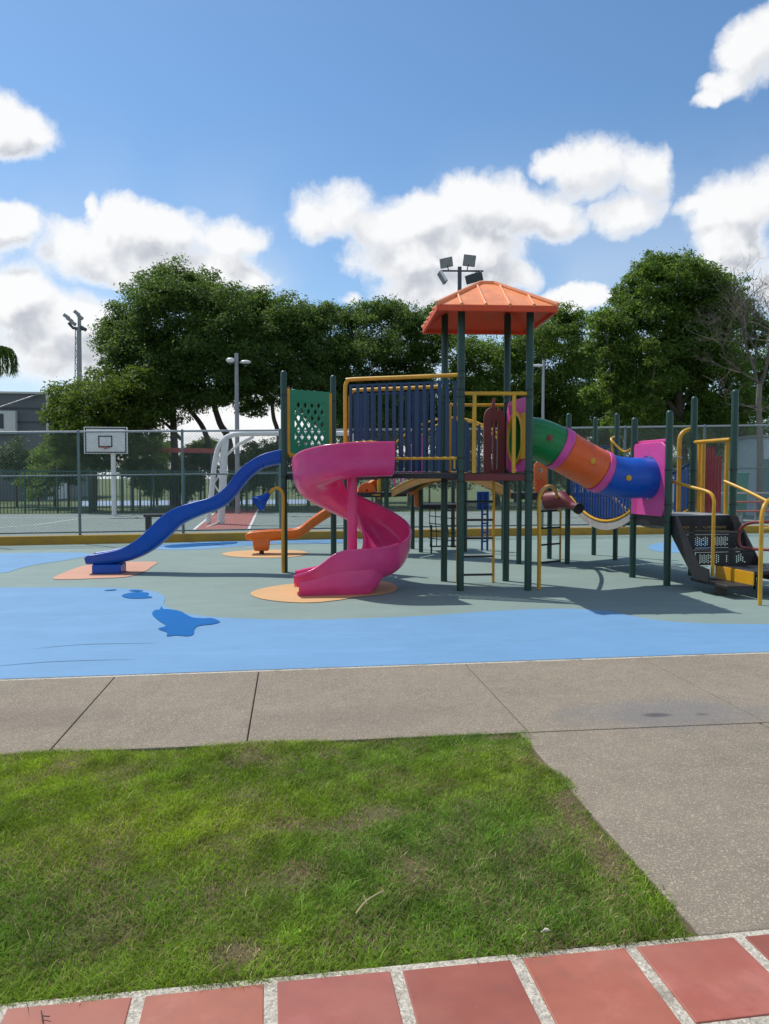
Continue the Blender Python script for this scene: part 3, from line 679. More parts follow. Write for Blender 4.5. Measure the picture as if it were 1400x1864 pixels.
def dot_on_tube(px, py, mat, name='view_dot'):
    # first point on the tube wall met by the ray
    d = Vector(ray(px, py)).normalized(); o0 = Vector((0, 0, EYE)); t = 8.0
    while t < 14:
        p = o0 + d * t; dm = min(((p - c).length, i) for i, c in enumerate(ctr))
        if dm[0] < .322: break
        t += .004
    c = ctr[dm[1]]; nrm = (p - c).normalized(); m = MB(); m.tube([p - nrm * .01, p + nrm * .012], .042, 16); m.tube([p + nrm * .01, p + nrm * .02], .022, 12)
    m.build(name, mat, ct)
dot_on_tube(1001, 797, paint('dull red dot', (.25, .03, .02)), 'bolt_cover'); dot_on_tube(1079, 839, yellow_pl, 'bolt_cover'); dot_on_tube(1144.5, 870, yellow_pl, 'bolt_cover')

# sloping walkway from the tower to the spiral slide, with barred guards
P0 = FL + Vector((-.03, .03)); P1 = Vector((.80, 11.27)); Q0 = BL + Vector((-.02, 0)); Q1 = Vector((.95, 12.2))
wm = P0.lerp(P1, .70); qm = Q0.lerp(Q1, .72)
walk = deck('walkway', [tuple(P0), tuple(Q0), tuple(qm), tuple(wm)], 1.68, .09, black, black)
deck('deck', [tuple(A_ + Vector((.05, .0))), (.72, 13.40), (1.15, 12.3), tuple(qm), tuple(wm), (.95, 11.5)], 1.672, .10, black, black)
def bar_guard(name, p, q, zt, bars_z0, n, frame_top, left_leg=None, low=None, mat=navy, label=None, w=.05):
    p, q = Vector(p), Vector(q)
    if left_leg is not None:
        d = (q - p).normalized() * .09
        m = MB(); m.tube(catmull([(*p, zt), (*p.lerp(q, .5), zt), (*(q - d), zt), (*(q - d * .35), zt - .03), (*q, zt - .12), (*q, (zt + left_leg) / 2), (*q, left_leg)], 6), .030, 12)
    else:
        m = MB(); m.tube([(*p, zt), (*q, zt)], .03, 12)
    o = m.build(name, yellow, PS, label=label)
    m = MB(); d = (q - p).normalized(); ang = math.atan2(d.y, d.x)
    for k in range(n):
        u = .03 + .92 * k / (n - 1); v = p.lerp(q, u); z0 = bars_z0(u)
        m.box((v.x, v.y, (z0 + frame_top) / 2), (w, .018, frame_top - z0), rz=ang)
    m.beam((*p.lerp(q, .01), frame_top), (*p.lerp(q, .96), frame_top), .022, .03)
    m.build('bars', mat, o, bevel=.004)
    if low:
        m = MB(); a, bb = p.lerp(q, low[0]), p.lerp(q, low[1]); m.tube([(*a, low[2]), (*bb, low[2])], .022, 10); m.tube([(*p.lerp(q, low[0] + .03), low[2]), (*p.lerp(q, low[0] + .03), low[2] - .15)], .018, 8); m.build('lower_rail', yellow, o)
    return o
bar_guard('barred_guard', P0, P1, 3.05, lambda u: 1.70 if u < .72 else 2.12, 15, 2.96, left_leg=1.98, low=(0, .72, 1.88), label='tall navy barred guard under a yellow rail')
bar_guard('barred_guard', Q0, Q1, 3.0, lambda u: 1.70, 14, 2.93, left_leg=1.7)
m = MB(); hp = P0.lerp(P1, .985); hq = P0.lerp(P1, .70)
hoopd = (hq - hp).normalized()
m.tube(catmull([(*hp, 2.10), (*(hp.lerp(hq, .5)), 2.115), (*(hq - hoopd * .10), 2.12), (*(hq - hoopd * .03), 2.10), (*hq, 2.03), (*hq, 1.85), (*hq, 1.66)], 6), .032, 12)
ho = m.build('entry_hoop', yellow, PS)
m = MB(); m.tube([(*(hq - hoopd * .09), 2.11), (*(hq - hoopd * .09), 1.66)], .018, 8); m.build('upright', yellow, ho)

# spiral slide
SC = WY(641, 900, 11.12).xy
def spiral():
    rm = .52; hw = .345; END = 360
    Z = lambda a: np.interp(a, [0, 30, 60, 90, 140, 180, 230, 270, 310, 345, 360], [1.66, 1.62, 1.54, 1.42, 1.20, 1.00, .68, .45, .27, .175, .155])
    path = []
    for x in (.525, .515, .505, .4, .25, .12): path.append(((SC.x + x, SC.y - rm), (0, -1), 1.66 + .02 * x, 0))      # entry: runs along -X on the near side
    for a in range(0, END, 6):
        th = R(-90 - a); path.append(((SC.x + rm * math.cos(th), SC.y + rm * math.sin(th)), (math.cos(th), math.sin(th)), Z(a), a))
    for s_ in (.0, .08, .18, .30, .42, .55, .68, .78, .83, .845, .85):
        path.append(((SC.x - s_, SC.y - rm - .05 * s_), (-.04, -1), .155 - .03 * s_, END + s_ * 100))
    rings = []; shell = []
    for (c, nrm, z, a) in path:
        ow = np.interp(a, [0, 60, 120, 200, 300, 345, 370, 390, 405, 420, 445], [.41, .42, .40, .38, .40, .45, .47, .42, .30, .20, .15])   # outer wall height
        iw = np.interp(a, [0, 60, 300, 345, 375, 400, 445], [.36, .28, .26, .28, .26, .20, .13])
        dp = np.interp(a, [0, 40, 300, 345], [.0, .03, .03, .0]); fl = np.interp(a, [395, 425], [0, .03])
        prof = []; W = hw
        def P(l, h): prof.append((c[0] + nrm[0] * l, c[1] + nrm[1] * l, z + h))
        for l, h in ((W + .025 + fl, ow + .0), (W + .01 + fl, ow + .022), (W - .022 + fl * .8, ow + .012), (W - .035 + fl * .5, ow - .03), (W - .05, ow * .6), (W - .09, ow * .28), (W - .17, .06), (W - .28, .012), (0, .0), (-W + .28, .012), (-W + .17, .05), (-W + .09, iw * .35), (-W + .05, iw * .6), (-W + .035, iw - .02), (-W + .022, iw + .012), (-W - .01, iw + .02), (-W - .022, iw),
                     (-W + .0, iw - .05), (-W + .02, iw * .5), (-W + .08, .02 - dp), (-W + .2, -.035 - dp), (0, -.05 - dp), (W - .2, -.035 - dp), (W - .06, .03 - dp), (W - .005, ow * .4), (W + .008, ow * .75), (W + .012 + fl, ow - .03)):
            P(l, h)
        rings.append(prof)
        if a >= 328:      # moulded skirt that carries the run-out down to the pad
            zb = np.interp(a, [328, 333, 339, 346, 353], [z - .02, .15, .07, .02, .006])
            zb = min(zb, z - .01); zt = z + ow * .5; ins = np.interp(a, [328, 336, 348], [.13, .07, .0])
            shell.append([(c[0] + nrm[0] * l, c[1] + nrm[1] * l, h) for l, h in ((W - .02 - ins * .3, zt), (W + .004 - ins * .8, z * .6 + zb * .4 + .05), (W - .006 - ins, z * .3 + zb * .7 + .02), (W - .035 - ins, zb), (0, zb), (-W + .05, zb), (-W + .02, zb + .03), (-W + .03, z + .03), (0, z - .03), (W - .1, z))])
    m = MB(); m.rings(rings); o = m.build('spiral_slide', pink, PS, smooth=60, label='magenta spiral slide making one full turn round a column')
    s = o.modifiers.new('sub', 'SUBSURF'); s.levels = 1; s.render_levels = 1
    m = MB(); m.tube([(SC.x, SC.y, -.02), (SC.x, SC.y, 1.68)], .075, 20); m.build('support_column', pink, o)
    shell = shell[:-3]
    m = MB(); m.rings(shell); f = m.build('foot', pink, o, smooth=50)
spiral()

# long blue wave slide
def wave_slide():
    up = [(519,818),(513,818.5),(474,829),(438,853),(417,880),(402,895),(381,907),(348,916),(318,926),(291,943),(267,967),(246,985),(219,1000),(190,1007),(172,1010),(160,1012),(153,1017)]
    lo = [(519,845),(513,845),(477,854),(450,877),(432,900),(415,918),(396,929),(360,942),(330,957),(310,976),(288,996),(263,1012),(235,1023),(200,1029),(178,1030),(164,1030),(155,1030)]
    Yn = 13.0; W = .46
    U = catmull([WY(x, y, Yn) for x, y in up], 5); Lo = catmull([WY(x, y, Yn) for x, y in lo], 5); rings = []
    for a, bb in zip(U, Lo):
        d = a - bb; t = lambda u: bb + d * u
        prof = []
        def P(y, u, dz=0): q = t(u); prof.append((q.x, Yn + y, q.z + dz))
        for y, u, dz in ((-.02, .97, 0), (-.012, 1.0, .008), (.02, 1.0, .01), (.035, .95, 0), (.05, .6, 0), (.09, .38, 0), (W / 2, .32, 0), (W - .09, .38, 0), (W - .05, .6, 0), (W - .035, .95, 0), (W - .02, 1.0, .01), (W + .012, 1.0, .008), (W + .02, .97, 0),
                        (W + .005, .9, 0), (W - .01, .4, 0), (W - .05, .06, 0), (W / 2, 0, 0), (.05, .06, 0), (.01, .4, 0), (-.005, .9, 0)): P(y, u, dz)
        rings.append(prof)
    m = MB(); m.rings(rings); o = m.build('wave_slide', blue, PS, smooth=60, label='long blue wavy straight slide')
    s = o.modifiers.new('sub', 'SUBSURF'); s.levels = 1; s.render_levels = 1
    x0 = WY(166, 1040, Yn).x; x1 = WY(219, 1040, Yn).x
    m = MB(); m.prism([(x0, Yn + .03), (x1, Yn + .03), (x1 + .01, Yn + W - .03), (x0, Yn + W - .03)], .004, .16); m.build('foot', blue, o, bevel=.02)
wave_slide()
# green lattice panel between the two left posts
def lattice_panel():
    p = A_ + (B_ - A_).normalized() * .08; q = B_ - (B_ - A_).normalized() * .06; z0, z1 = 1.98, 3.10
    d = (q - p); L = d.length; d.normalize(); nrm = Vector((-d.y, d.x))
    m = MB()
    def W(u, z): v = p + d * u; return Vector((v.x, v.y, z))
    nU = 5; pitch = L / nU; H_ = z1 - z0
    k = -8
    while k < 16:       # diagonal straps, clipped to the panel
        for sgn in (1, -1):
            pts = []
            u0 = k * pitch * .8
            for s in np.linspace(0, 1, 41):
                z = z0 + H_ * s; u = u0 + sgn * (H_ * s) * .62 + (0 if sgn > 0 else L * .0)
                if .02 < u < L - .02: pts.append(W(u, z))
            if len(pts) > 2: m.beam(pts[0] + Vector((0, 0, 0)), pts[-1], .012 if sgn > 0 else .016, .052)
        k += 1
    for u, w in ((.06, .13), (L - .06, .13)): m.beam(W(u, z0 + .05), W(u, z1 - .04), .02, .13) if False else m.box((*(p + d * u), (z0 + z1) / 2), (.13, .022, H_ - .06), rz=math.atan2(d.y, d.x))
    m.box((*(p + d * L / 2), z1 - .1), (L - .03, .024, .2), rz=math.atan2(d.y, d.x)); m.box((*(p + d * L / 2), z0 + .09), (L - .03, .024, .16), rz=math.atan2(d.y, d.x))
    o = m.build('lattice_panel', net_gr, PS, bevel=.004, label='green lattice panel in a yellow frame')
    m = MB(); m.tube(catmull([W(0, z1 + .02), W(0, 2.6), W(0, z0 + .12), W(.03, z0 + .03), W(.12, z0), W(L - .1, z0 - .01), W(L - .03, z0 + .03), W(L, z0 + .12), W(L, 2.6), W(L, z1 - .02)], 6), .035, 12)
    m.build('yellow_frame', yellow, o)
lattice_panel()

# right deck, stairs and stepped platform
deck('deck', [tuple(p) for p in (R1, R4, R3, R2)], 1.045, .17, black, galv)
def rot_plate(poly3, th, name, mat, parent, holes=False): pass
def stairs():
    d0 = (R4 - R1).normalized(); fw = Vector((d0.y, -d0.x))     # towards the camera
    def S(u, v, z): p = R1 + d0 * u + fw * v; return Vector((p.x, p.y, z))
    Wd = (R4 - R1).length
    zs = [1.045, .81, .58, .36]; run = .27
    for uu in (.05, Wd - .05):
        m = MB(); pts = [(.0, 1.04), (.0, .80), (.10, .68), (.62, .18), (.95, .18), (.95, .35), (.72, .38), (.16, 1.04)]
        vs = [S(uu - .012, v, z) for v, z in pts] + [S(uu + .012, v, z) for v, z in pts]; n = len(pts)
        m.add(vs, [tuple(range(n)), tuple(range(n, 2 * n))[::-1]] + [(i, (i + 1) % n, n + (i + 1) % n, n + i) for i in range(n)])
        if uu < .1: o = m.build('stairs', black, PS, label='black perforated metal stairs with yellow handrails')
        else: m.build('stringer', black, o)
    for i in range(3):
        m = MB(); v0 = .06 + run * i if i else .04
        if i < 2:
            m = MB(); z = zs[i + 1]; q = [S(.065, .05 + run * i, z), S(Wd - .065, .05 + run * i, z), S(Wd - .065, .05 + run * (i + 1) + .02, z), S(.065, .05 + run * (i + 1) + .02, z)]
            m.prism([(p.x, p.y) for p in q], z - .03, z); m.build('step', black, o, bevel=.004)
        # riser plate punched with holes (each cell of a grid is plate or opening)
        m = MB(); nx, nz = 58, 13; zt, zb = zs[i] - .035, zs[i + 1] + .005; v = .05 + run * i + (.012 if i else 0)
        rr = random.Random(40 + i)
        for ix in range(nx):
            for iz in range(nz):
                u0 = .07 + (Wd - .14) * ix / nx; u1 = .07 + (Wd - .14) * (ix + 1) / nx; a = zb + (zt - zb) * iz / nz; c2 = zb + (zt - zb) * (iz + 1) / nz
                inblock = 2 <= iz <= nz - 3 and (4 <= ix < 24 or 30 <= ix < 54)
                if inblock and ix % 2 == 0 and (iz + ix // 2) % 2 == 0 and rr.random() < .9: continue
                m.add([S(u0, v, a), S(u1, v, a), S(u1, v, c2), S(u0, v, c2)], [(0, 1, 2, 3)])
        m.build('riser', black, o, smooth=0)
    # lower platform, its yellow side and the single step beside it
    pA = G(1303, 1052, .17).xy; pB = G(1372, 1066, .17).xy
    dirp = (pB - pA).normalized(); side = Vector((-dirp.y, dirp.x)); side = side if side.x > 0 else -side
    L = (pB - pA).length
    def Q(u, v): p = pA + dirp * u + side * v; return (p.x, p.y)
    m = MB(); m.prism([Q(-.02, 0), Q(L, 0), Q(L, 1.25), Q(-.02, 1.25)], .31, .36); pl = m.build('platform', black, o, bevel=.006)
    m = MB(); vs = [Vector((*Q(0, -.012), .17)), Vector((*Q(L, -.012), .17)), Vector((*Q(L, -.012), .345)), Vector((*Q(0, -.012), .355))]; vs2 = [v + Vector((side.x, side.y, 0)) * .02 for v in vs]
    m.add(vs + vs2, [(0, 1, 2, 3), (4, 7, 6, 5)] + [(i, (i + 1) % 4, 4 + (i + 1) % 4, 4 + i) for i in range(4)]); m.build('side_panel', yellow_pl, o, bevel=.004)
    m = MB(); m.prism([Q(-.03, -.03), Q(L + .02, -.03), Q(L - .05, -.36), Q(-.12, -.33)], .125, .17); m.build('step', black, o, bevel=.006)
    m = MB(); c = Q(L * .45, -.17); m.box((c[0], c[1], .06), (.17, .14, .13), rz=.9); m.build('step_block', paint('rusty brown steel', (.07, .05, .03), .7), o, bevel=.01)
    for u, v in ((.05, .6), (L - .06, .12), (L - .06, 1.15), (.1, 1.15)):
        m = MB(); c = Q(u, v); m.post(*c, -.02, .31, .022, dome=False); m.build('leg', black, o)
    # handrails
    def rail(pts, r=.021, mat=yellow, n=8):
        m = MB(); m.tube(catmull(pts, n), r, 12); m.build('handrail', mat, o)
    lp0 = WD(1226, 877, 11.35); pb = G(1297, 1049, .22); tp = Vector((pb.x, pb.y, 1.32))
    rail([lp0, lp0.lerp(tp, .5) + Vector((0, 0, .03)), lp0.lerp(tp, .88) + Vector((0, 0, .05)), tp + Vector((0, 0, -.03)), Vector((pb.x, pb.y, 1.1)), Vector((pb.x, pb.y, .6)), pb], .025)
    e0 = WD(1319, 876, 11.4); e1 = WD(1403, 916, 10.55); e2 = e1 + (e1 - e0) * .22
    rail([e0, e0.lerp(e1, .5) + Vector((0, 0, .01)), e1, e2, Vector((e2.x + .02, e2.y - .04, e2.z - .1)), Vector((e2.x + .02, e2.y - .05, .8)), Vector((e2.x + .02, e2.y - .05, .35))], .025)
    g0 = G(1383, 1101); 
    rail([g0, g0 + Vector((0, 0, .5)), g0 + Vector((.0, 0, 1.0)), g0 + Vector((.02, .02, 1.15)), g0 + Vector((.08, .06, 1.26)), g0 + Vector((.2, .14, 1.32)), g0 + Vector((.45, .32, 1.30)), g0 + Vector((.52, .37, 1.2)), g0 + Vector((.53, .38, .9)), g0 + Vector((.53, .38, .33))], .027)
    ra = WD(1386, 950, 10.2); rb_ = WD(1345, 998, 10.6)
    rail([ra + Vector((.25, -.05, 0)), ra, WD(1362, 953, 10.45), WD(1349, 962, 10.55), WD(1345, 978, 10.6), WD(1348, 994, 10.6), WD(1360, 998, 10.55), WD(1386, 1000, 10.3), WD(1410, 1001, 10.1)], .022, maroon, 6)
    m = MB(); m.tube([g0 + Vector((.02, .02, .96)), g0 + Vector((.5, .36, .96))], .018, 8); m.build('cross_rail', yellow, o)
stairs()
# barrier at the back of the right deck: yellow frame with dark red slats
d = (R4 - R3)
gr = barrier('guard_rail', R3 + d * .0 + Vector((0, -.04)), R4 + Vector((-.04, .04)), 1.05, 2.18, yellow, (), .03)
rr3 = R3.lerp(R4, .15); 
for u in (.16, .26, .84):
    v = R3.lerp(R4, u); m = MB(); m.tube([(v.x, v.y, 1.05), (v.x, v.y, 2.17)], .032, 10); m.build('upright', yellow, gr)
m = MB()
for u in (.36, .44, .52, .60, .68):
    v = R3.lerp(R4, u); m.box((v.x, v.y, 1.58 if u < .6 else 1.5), (.015, .06, 1.05 if u < .6 else .88), rz=math.atan2(d.y, d.x) - math.pi / 2)
m.build('slats', darkred, gr, bevel=.003)
# tall yellow pole hoop behind the right deck
m = MB(); c = R2.lerp(R3, .80) + Vector((0, .08)); top = WY(1240, 785, c.y)
m.tube(catmull([(c.x, c.y, 1.0), (c.x, c.y, 1.8), (c.x, c.y, 2.2), (c.x + .05, c.y + .01, 2.33), (c.x + .16, c.y + .02, 2.39), (c.x + .3, c.y + .02, 2.40)], 6), .034, 12); m.build('pole_hoop', yellow, PS)
m = MB()
for k in range(3):
    u = .3 + .12 * k; v = R2.lerp(R3, u); m.tube([(v.x, v.y, 1.05), (v.x, v.y, 1.93)], .012, 8)
m.tube([(*R2.lerp(R3, .05), 1.93), (*R2.lerp(R3, .8), 1.93)], .014, 8)
m.build('guard_bars', galv, PS)
# sagging bridge from the right deck to the rear deck
def curved_bridge(name, pL0, pL1, pR0, pR1, zf, nb, bar_mats, bar_h, edge_mat, label, top_arch=0.0, r=.024):
    n = 24; rings = []; m = MB()
    for i in range(n + 1):
        t = i / n; a = Vector(pL0).lerp(Vector(pL1), t); c = Vector(pR0).lerp(Vector(pR1), t); z = zf(t)
        rings.append([(a.x, a.y, z), (c.x, c.y, z), (c.x, c.y, z - .035), (a.x, a.y, z - .035)])
    m.rings(rings); o = m.build(name, black, PS, label=label)
    for (p, q) in ((pL0, pL1), (pR0, pR1)):
        p = Vector(p); q = Vector(q); pts = [Vector((*p.lerp(q, i / n), zf(i / n))) for i in range(n + 1)]
        m = MB(); dn = (q - p).normalized(); nn = Vector((-dn.y, dn.x, 0)) * .012
        m.rings([[v - nn + Vector((0, 0, -.10)), v + nn + Vector((0, 0, -.10)), v + nn + Vector((0, 0, .02)), v - nn + Vector((0, 0, .02))] for v in pts]); m.build('edge_board', edge_mat, o)
        m = MB(); m.tube([v + Vector((0, 0, .05)) for v in pts], r, 8); m.build('edge_tube', yellow if edge_mat is board_grey else orange_tube, o)
        tp = [Vector((*p.lerp(q, i / n), zf(i / n) + bar_h(i / n))) for i in range(n + 1)]
        m = MB(); m.tube(tp, .022, 8); m.build('top_rail', navy if edge_mat is board_grey else yellow, o)
        groups = {}
        for k in range(nb):
            t = (k + .5) / nb; v = p.lerp(q, t); mt = bar_mats(t)
            mm = groups.setdefault(mt.name, (mt, MB()))[1]; mm.box((v.x, v.y, zf(t) + .06 + bar_h(t) / 2), (.045, .016, bar_h(t) - .08), rz=math.atan2(dn.y, dn.x))
        for mt, mm in groups.values(): mm.build('bars', mt, o, bevel=.003)
    return o
orange_tube = paint('faded orange steel', (.55, .27, .07), .45, wear=(.5, .36, .2))
blue_bar = paint('blue painted steel', (.008, .06, .26), .4)
curved_bridge('sagging_bridge', (5.13, 13.54), (5.45, 11.66), (6.1, 13.9), (6.5, 11.78), lambda t: 1.22 - .20 * t - .30 * (1 - (2 * t - 1) ** 2), 22, lambda t: blue_bar, lambda t: .82, board_grey, 'sagging bridge with grey edge boards and blue bars')
# arched bridge at the back
curved_bridge('arched_bridge', (2.06, 15.55), (4.15, 14.05), (2.55, 16.25), (4.14, 14.5), lambda t: 1.30 + .36 * (1 - (2 * t - 1) ** 2), 18, lambda t: pink_panel if t < .3 else navy, lambda t: .95 + .18 * (1 - (2 * t - 1) ** 2), orange_tube, 'arched bridge with pink and blue bars')
deck('deck', [(4.21, 13.7), (5.11, 13.59), (5.08, 14.5), (4.14, 14.48)], 1.32, .12, black, black)
deck('deck', [(5.13, 13.66), (6.28, 14.12), (6.24, 15.08), (5.1, 14.5)], 1.32, .1, black, black)
deck('deck', [(1.1, 15.5), (1.98, 15.55), (2.5, 16.3), (1.5, 16.5)], 1.30, .1, black, black)
deck('deck', [(2.77, 16.1), (3.74, 16.1), (3.7, 17.16), (2.71, 16.87)], 1.02, .08, black, black)
# orange arch panel with a round hole on the rear deck, red crawl cone
def plate_hole(name, p, q, z0, z1, hz, hr, mat, label=None):
    p = Vector(p); q = Vector(q); d = q - p; L = d.length; d.normalize(); n = 28; outer = []; inner = []
    r = L / 2; nrm = Vector((-d.y, d.x)) * .02
    for k in range(n):
        a = 2 * math.pi * k / n; ca, sa = math.cos(a), math.sin(a)
        if sa >= 0: outer.append((L / 2 + r * ca, z1 - r + r * sa))
        else:
            tz = (z0 - (z1 - r)) / sa; tu = r / abs(ca) if abs(ca) > 1e-6 else 1e9; t = min(tz, tu); outer.append((L / 2 + ca * t, z1 - r + sa * t))
        inner.append((L / 2 + hr * ca, hz + hr * sa))
    m = MB(); W = lambda u, z, s: (*(p + d * u + nrm * s), z)
    vs = [W(u, z, 1) for u, z in outer] + [W(u, z, 1) for u, z in inner] + [W(u, z, -1) for u, z in inner] + [W(u, z, -1) for u, z in outer]; fs = []
    for a in range(4):
        for k in range(n): fs.append((a * n + k, a * n + (k + 1) % n, ((a + 1) % 4) * n + (k + 1) % n, ((a + 1) % 4) * n + k))
    m.add(vs, fs); return m.build(name, mat, PS, bevel=.006, label=label)
a0 = WY(972, 885, 13.72); a1 = WY(996, 885, 13.7)
ap = plate_hole('arch_panel', a0.xy, a1.xy, 1.33, WY(984, 838, 13.7).z, WY(981, 856, 13.7).z, .04, orange, 'orange arched panel with a round hole')
m = MB(); c = (a0 + a1) / 2; m.box((c.x, c.y - .03, 1.43), (.13, .02, .28)); m.build('red_inlay', tube_or, ap, bevel=.004)
b0 = WY(652, 905, 15.6); b1 = WY(684, 905, 15.6)
ap = plate_hole('arch_panel', b0.xy, b1.xy, b0.z, WY(668, 878, 15.6).z, WY(668, 893, 15.6).z, .03, tube_or, 'red arched panel seen behind the spiral slide')
m = MB(); m.tube([WY(690, 908, 15.6), WY(690, 862, 15.6)], .04, 10); m.tube([WY(650, 901, 15.55), WY(692, 901, 15.55)], .02, 8); m.build('side_upright', yellow, ap)
m = MB(); c0 = WD(998, 912, 14.0); c1 = WD(1022, 909, 13.75); c2 = WD(1043, 921, 13.5); c3 = WD(1052, 925, 13.35)
m.tube([c0, c0.lerp(c1, .6), c1, c1.lerp(c2, .6), c2, c3], [.17, .17, .155, .10, .07, .095], 20)
cone = m.build('crawl_cone', darkred, PS, bevel=0, label='dark red tapered crawl cone on the rear deck')
m = MB(); m.tube([c3 - (c3 - c2) * .1, c3 + (c3 - c2) * .25], [.098, .10], 20); m.build('rim', black, cone)
# small orange slide at the back
def small_slide():
    Yn = 15.95; W = .42
    up = [(690,868),(660,888),(630,908),(597,925.5),(570,943),(545,962),(520,966),(490,967),(460,969.5),(450,972),(446,976)]
    lo = [(690,884),(660,905),(632,925),(600,942),(574,959),(548,978),(520,983),(495,985),(470,985),(455,984),(447,981)]
    U = catmull([WY(x, y, Yn) for x, y in up], 5); Lo = catmull([WY(x, y, Yn) for x, y in lo], 5); rings = []
    for a, bb in zip(U, Lo):
        d = a - bb; prof = []
        for y, u, dz in ((-.015, 1, 0), (.0, 1, .01), (.03, .97, 0), (.05, .5, 0), (.12, .34, 0), (W / 2, .30, 0), (W - .12, .34, 0), (W - .05, .5, 0), (W - .03, .97, 0), (W, 1, .01), (W + .015, 1, 0), (W - .02, .3, 0), (W - .08, 0, 0), (.08, 0, 0), (.02, .3, 0)):
            q = bb + d * u; prof.append((q.x, Yn + y, q.z + dz))
        rings.append(prof)
    m = MB(); m.rings(rings); o = m.build('small_slide', orange, PS, smooth=60, label='short orange slide behind the blue trumpet pole')
    x0 = WY(460, 990, Yn).x; x1 = WY(491, 990, Yn).x; cx = (x0 + x1) / 2; w = (x1 - x0) / 2; m = MB()
    m.rings([[(cx + sx * w * k, Yn + W / 2 + sy * .17 * k, z) for sx, sy in ((-1, -1), (1, -1), (1, 1), (-1, 1))] for k, z in ((1.05, .36), (1.0, .22), (.9, .10), (.8, .07))]); m.build('foot', orange, o, bevel=.02)
    m = MB(); m.tube([(cx, Yn + W / 2, 0), (cx, Yn + W / 2, .09)], .05, 10); m.build('foot_pin', black, o)
small_slide()
# orange bin-shaped spout under the arched bridge
m = MB(); q0 = WY(733, 893, 16.3); q1 = WY(763, 893, 16.3)
m.box(((q0.x + q1.x) / 2, 16.3, WY(748, 890, 16.3).z), (q1.x - q0.x, .3, .2)); m.box((q1.x - .06, 16.2, WY(757, 907, 16.3).z), (.12, .12, .36)); m.build('orange_chute', orange, PS, bevel=.02)
# cargo net
def cargo_net():
    p = Vector((2.8, 16.0)); q = Vector((3.72, 16.0)); m = MB()
    m.beam((*p, 1.0), (*q, 1.0), .05, .06); m.beam((p.x + .15, p.y, .13), (q.x, q.y, .13), .03, .03)
    for k in range(7):
        x = p.x + .15 + k * .125; m.tube(catmull([(x + .02 * math.sin(k), 16.0, .14), (x + .015, 15.98, .4), (x - .01, 16.0, .7), (x, 16.0, 1.0)], 3), .010, 6)
    for k in range(5):
        z = .28 + k * .16; m.tube(catmull([(p.x + .12, 16.0, z + .03), (p.x + .4, 15.98, z), (p.x + .65, 16, z - .03), (q.x, 16, z + .01)], 3), .010, 6)
    m.post(p.x + .15, 15.84, -.02, .62, .02, dome=False)
    m.build('cargo_net', black, PS)
cargo_net()
# ladders
def ladder(name, p, q, z0, z1, rungs, mat, rmat, r=.02):
    m = MB(); m.tube([(*p, z0), (*p, z1)], r, 10); m.tube([(*q, z0), (*q, z1)], r, 10); o = m.build(name, mat, PS)
    for z in rungs: m = MB(); m.tube([(*p, z), (*q, z)], .018, 8); m.build('rung', rmat, o)
    return o
ladder('ladder', (2.51, 11.30), (3.07, 11.30), 0, 1.58, (.12, .40, .68, .96, 1.24), yellow, black, .022)
ladder('ladder', (4.17, 16.3), (4.29, 16.3), 0, 1.3, (.2, .4, .6, .8, 1.0), blue_bar, blue_bar, .025)
m = MB(); m.box((4.2, 16.35, 1.1), (.28, .04, .40)); m.build('ladder_panel', blue_bar, PS, bevel=.01)
lad2 = ladder('ladder', (4.55, 13.6), (5.09, 13.92), 0, 1.25, (.02, .35, .66, .98), yellow, black, .02)
hb = G(981, 1072); ht = G(1019, 1022)
dz = lambda px, py, D: WD(px, py, D)
m = MB(); m.tube(catmull([(hb.x, hb.y, 0), (hb.x, hb.y, .7), dz(981, 915, 10.85), dz(984, 899, 10.95), dz(990, 890, 11.3), dz(998, 885.5, 11.9), dz(1006, 887, 12.6), dz(1012, 896, 13.3), dz(1016, 912, 13.9), dz(1018.5, 930, 14.3)], 6), .030, 12)
m.build('climbing_hoop', yellow, PS, label='yellow bent pipe arching from the ground to the rear deck')
# yellow handles behind the tube
m = MB(); m.tube(catmull([dz(1150, 816, 14), dz(1135, 822, 14.2), dz(1113, 801, 14.4), dz(1118, 795, 14.6)], 5), .022, 8); m.tube(catmull([dz(1113, 801, 14.4), dz(1115, 830, 14.4), dz(1117, 850, 14.4)], 4), .02, 8); m.build('grab_handle', yellow, PS)
m = MB(); m.tube([(5.13, 13.66, 2.2), (6.28, 14.12, 2.2)], .02, 8); m.tube([(6.28, 14.12, 2.2), (6.24, 15.08, 2.2)], .02, 8)
for k in range(7): m.box((5.2 + k * .16, 13.69 + k * .064, 1.75), (.05, .016, .85))
m.build('guard_bars', navy, PS)

# ------------------------------------------------------------------ trumpet on a bent pole
tp = thing('speaking_trumpet', (*G(516, 1041).xy, 0), 'blue trumpet hanging from a bent yellow pole beside the left green post', 'speaking trumpet')
g = G(515.5, 1042); D0 = g.y * math.cos(YAW) + g.x * math.sin(YAW)
m = MB(); m.tube(catmull([(g.x, g.y, -.02), (g.x, g.y, .8), WD(515.5, 912, D0), WD(514, 896, D0), WD(507, 888.5, D0), WD(499, 890, D0), WD(491, 898, D0)], 6), .029, 12); m.build('pole', yellow, tp)
a = WD(490, 899, D0); c = WD(470, 917, D0 - .12); dd = (c - a)
m = MB(); m.tube([a, a + dd * .25, a + dd * .55, a + dd * .85, a + dd], [.035, .055, .085, .13, .15], 24, cap=False); o = m.build('trumpet', blue, tp, smooth=60); s = o.modifiers.new('wall', 'SOLIDIFY'); s.thickness = .012

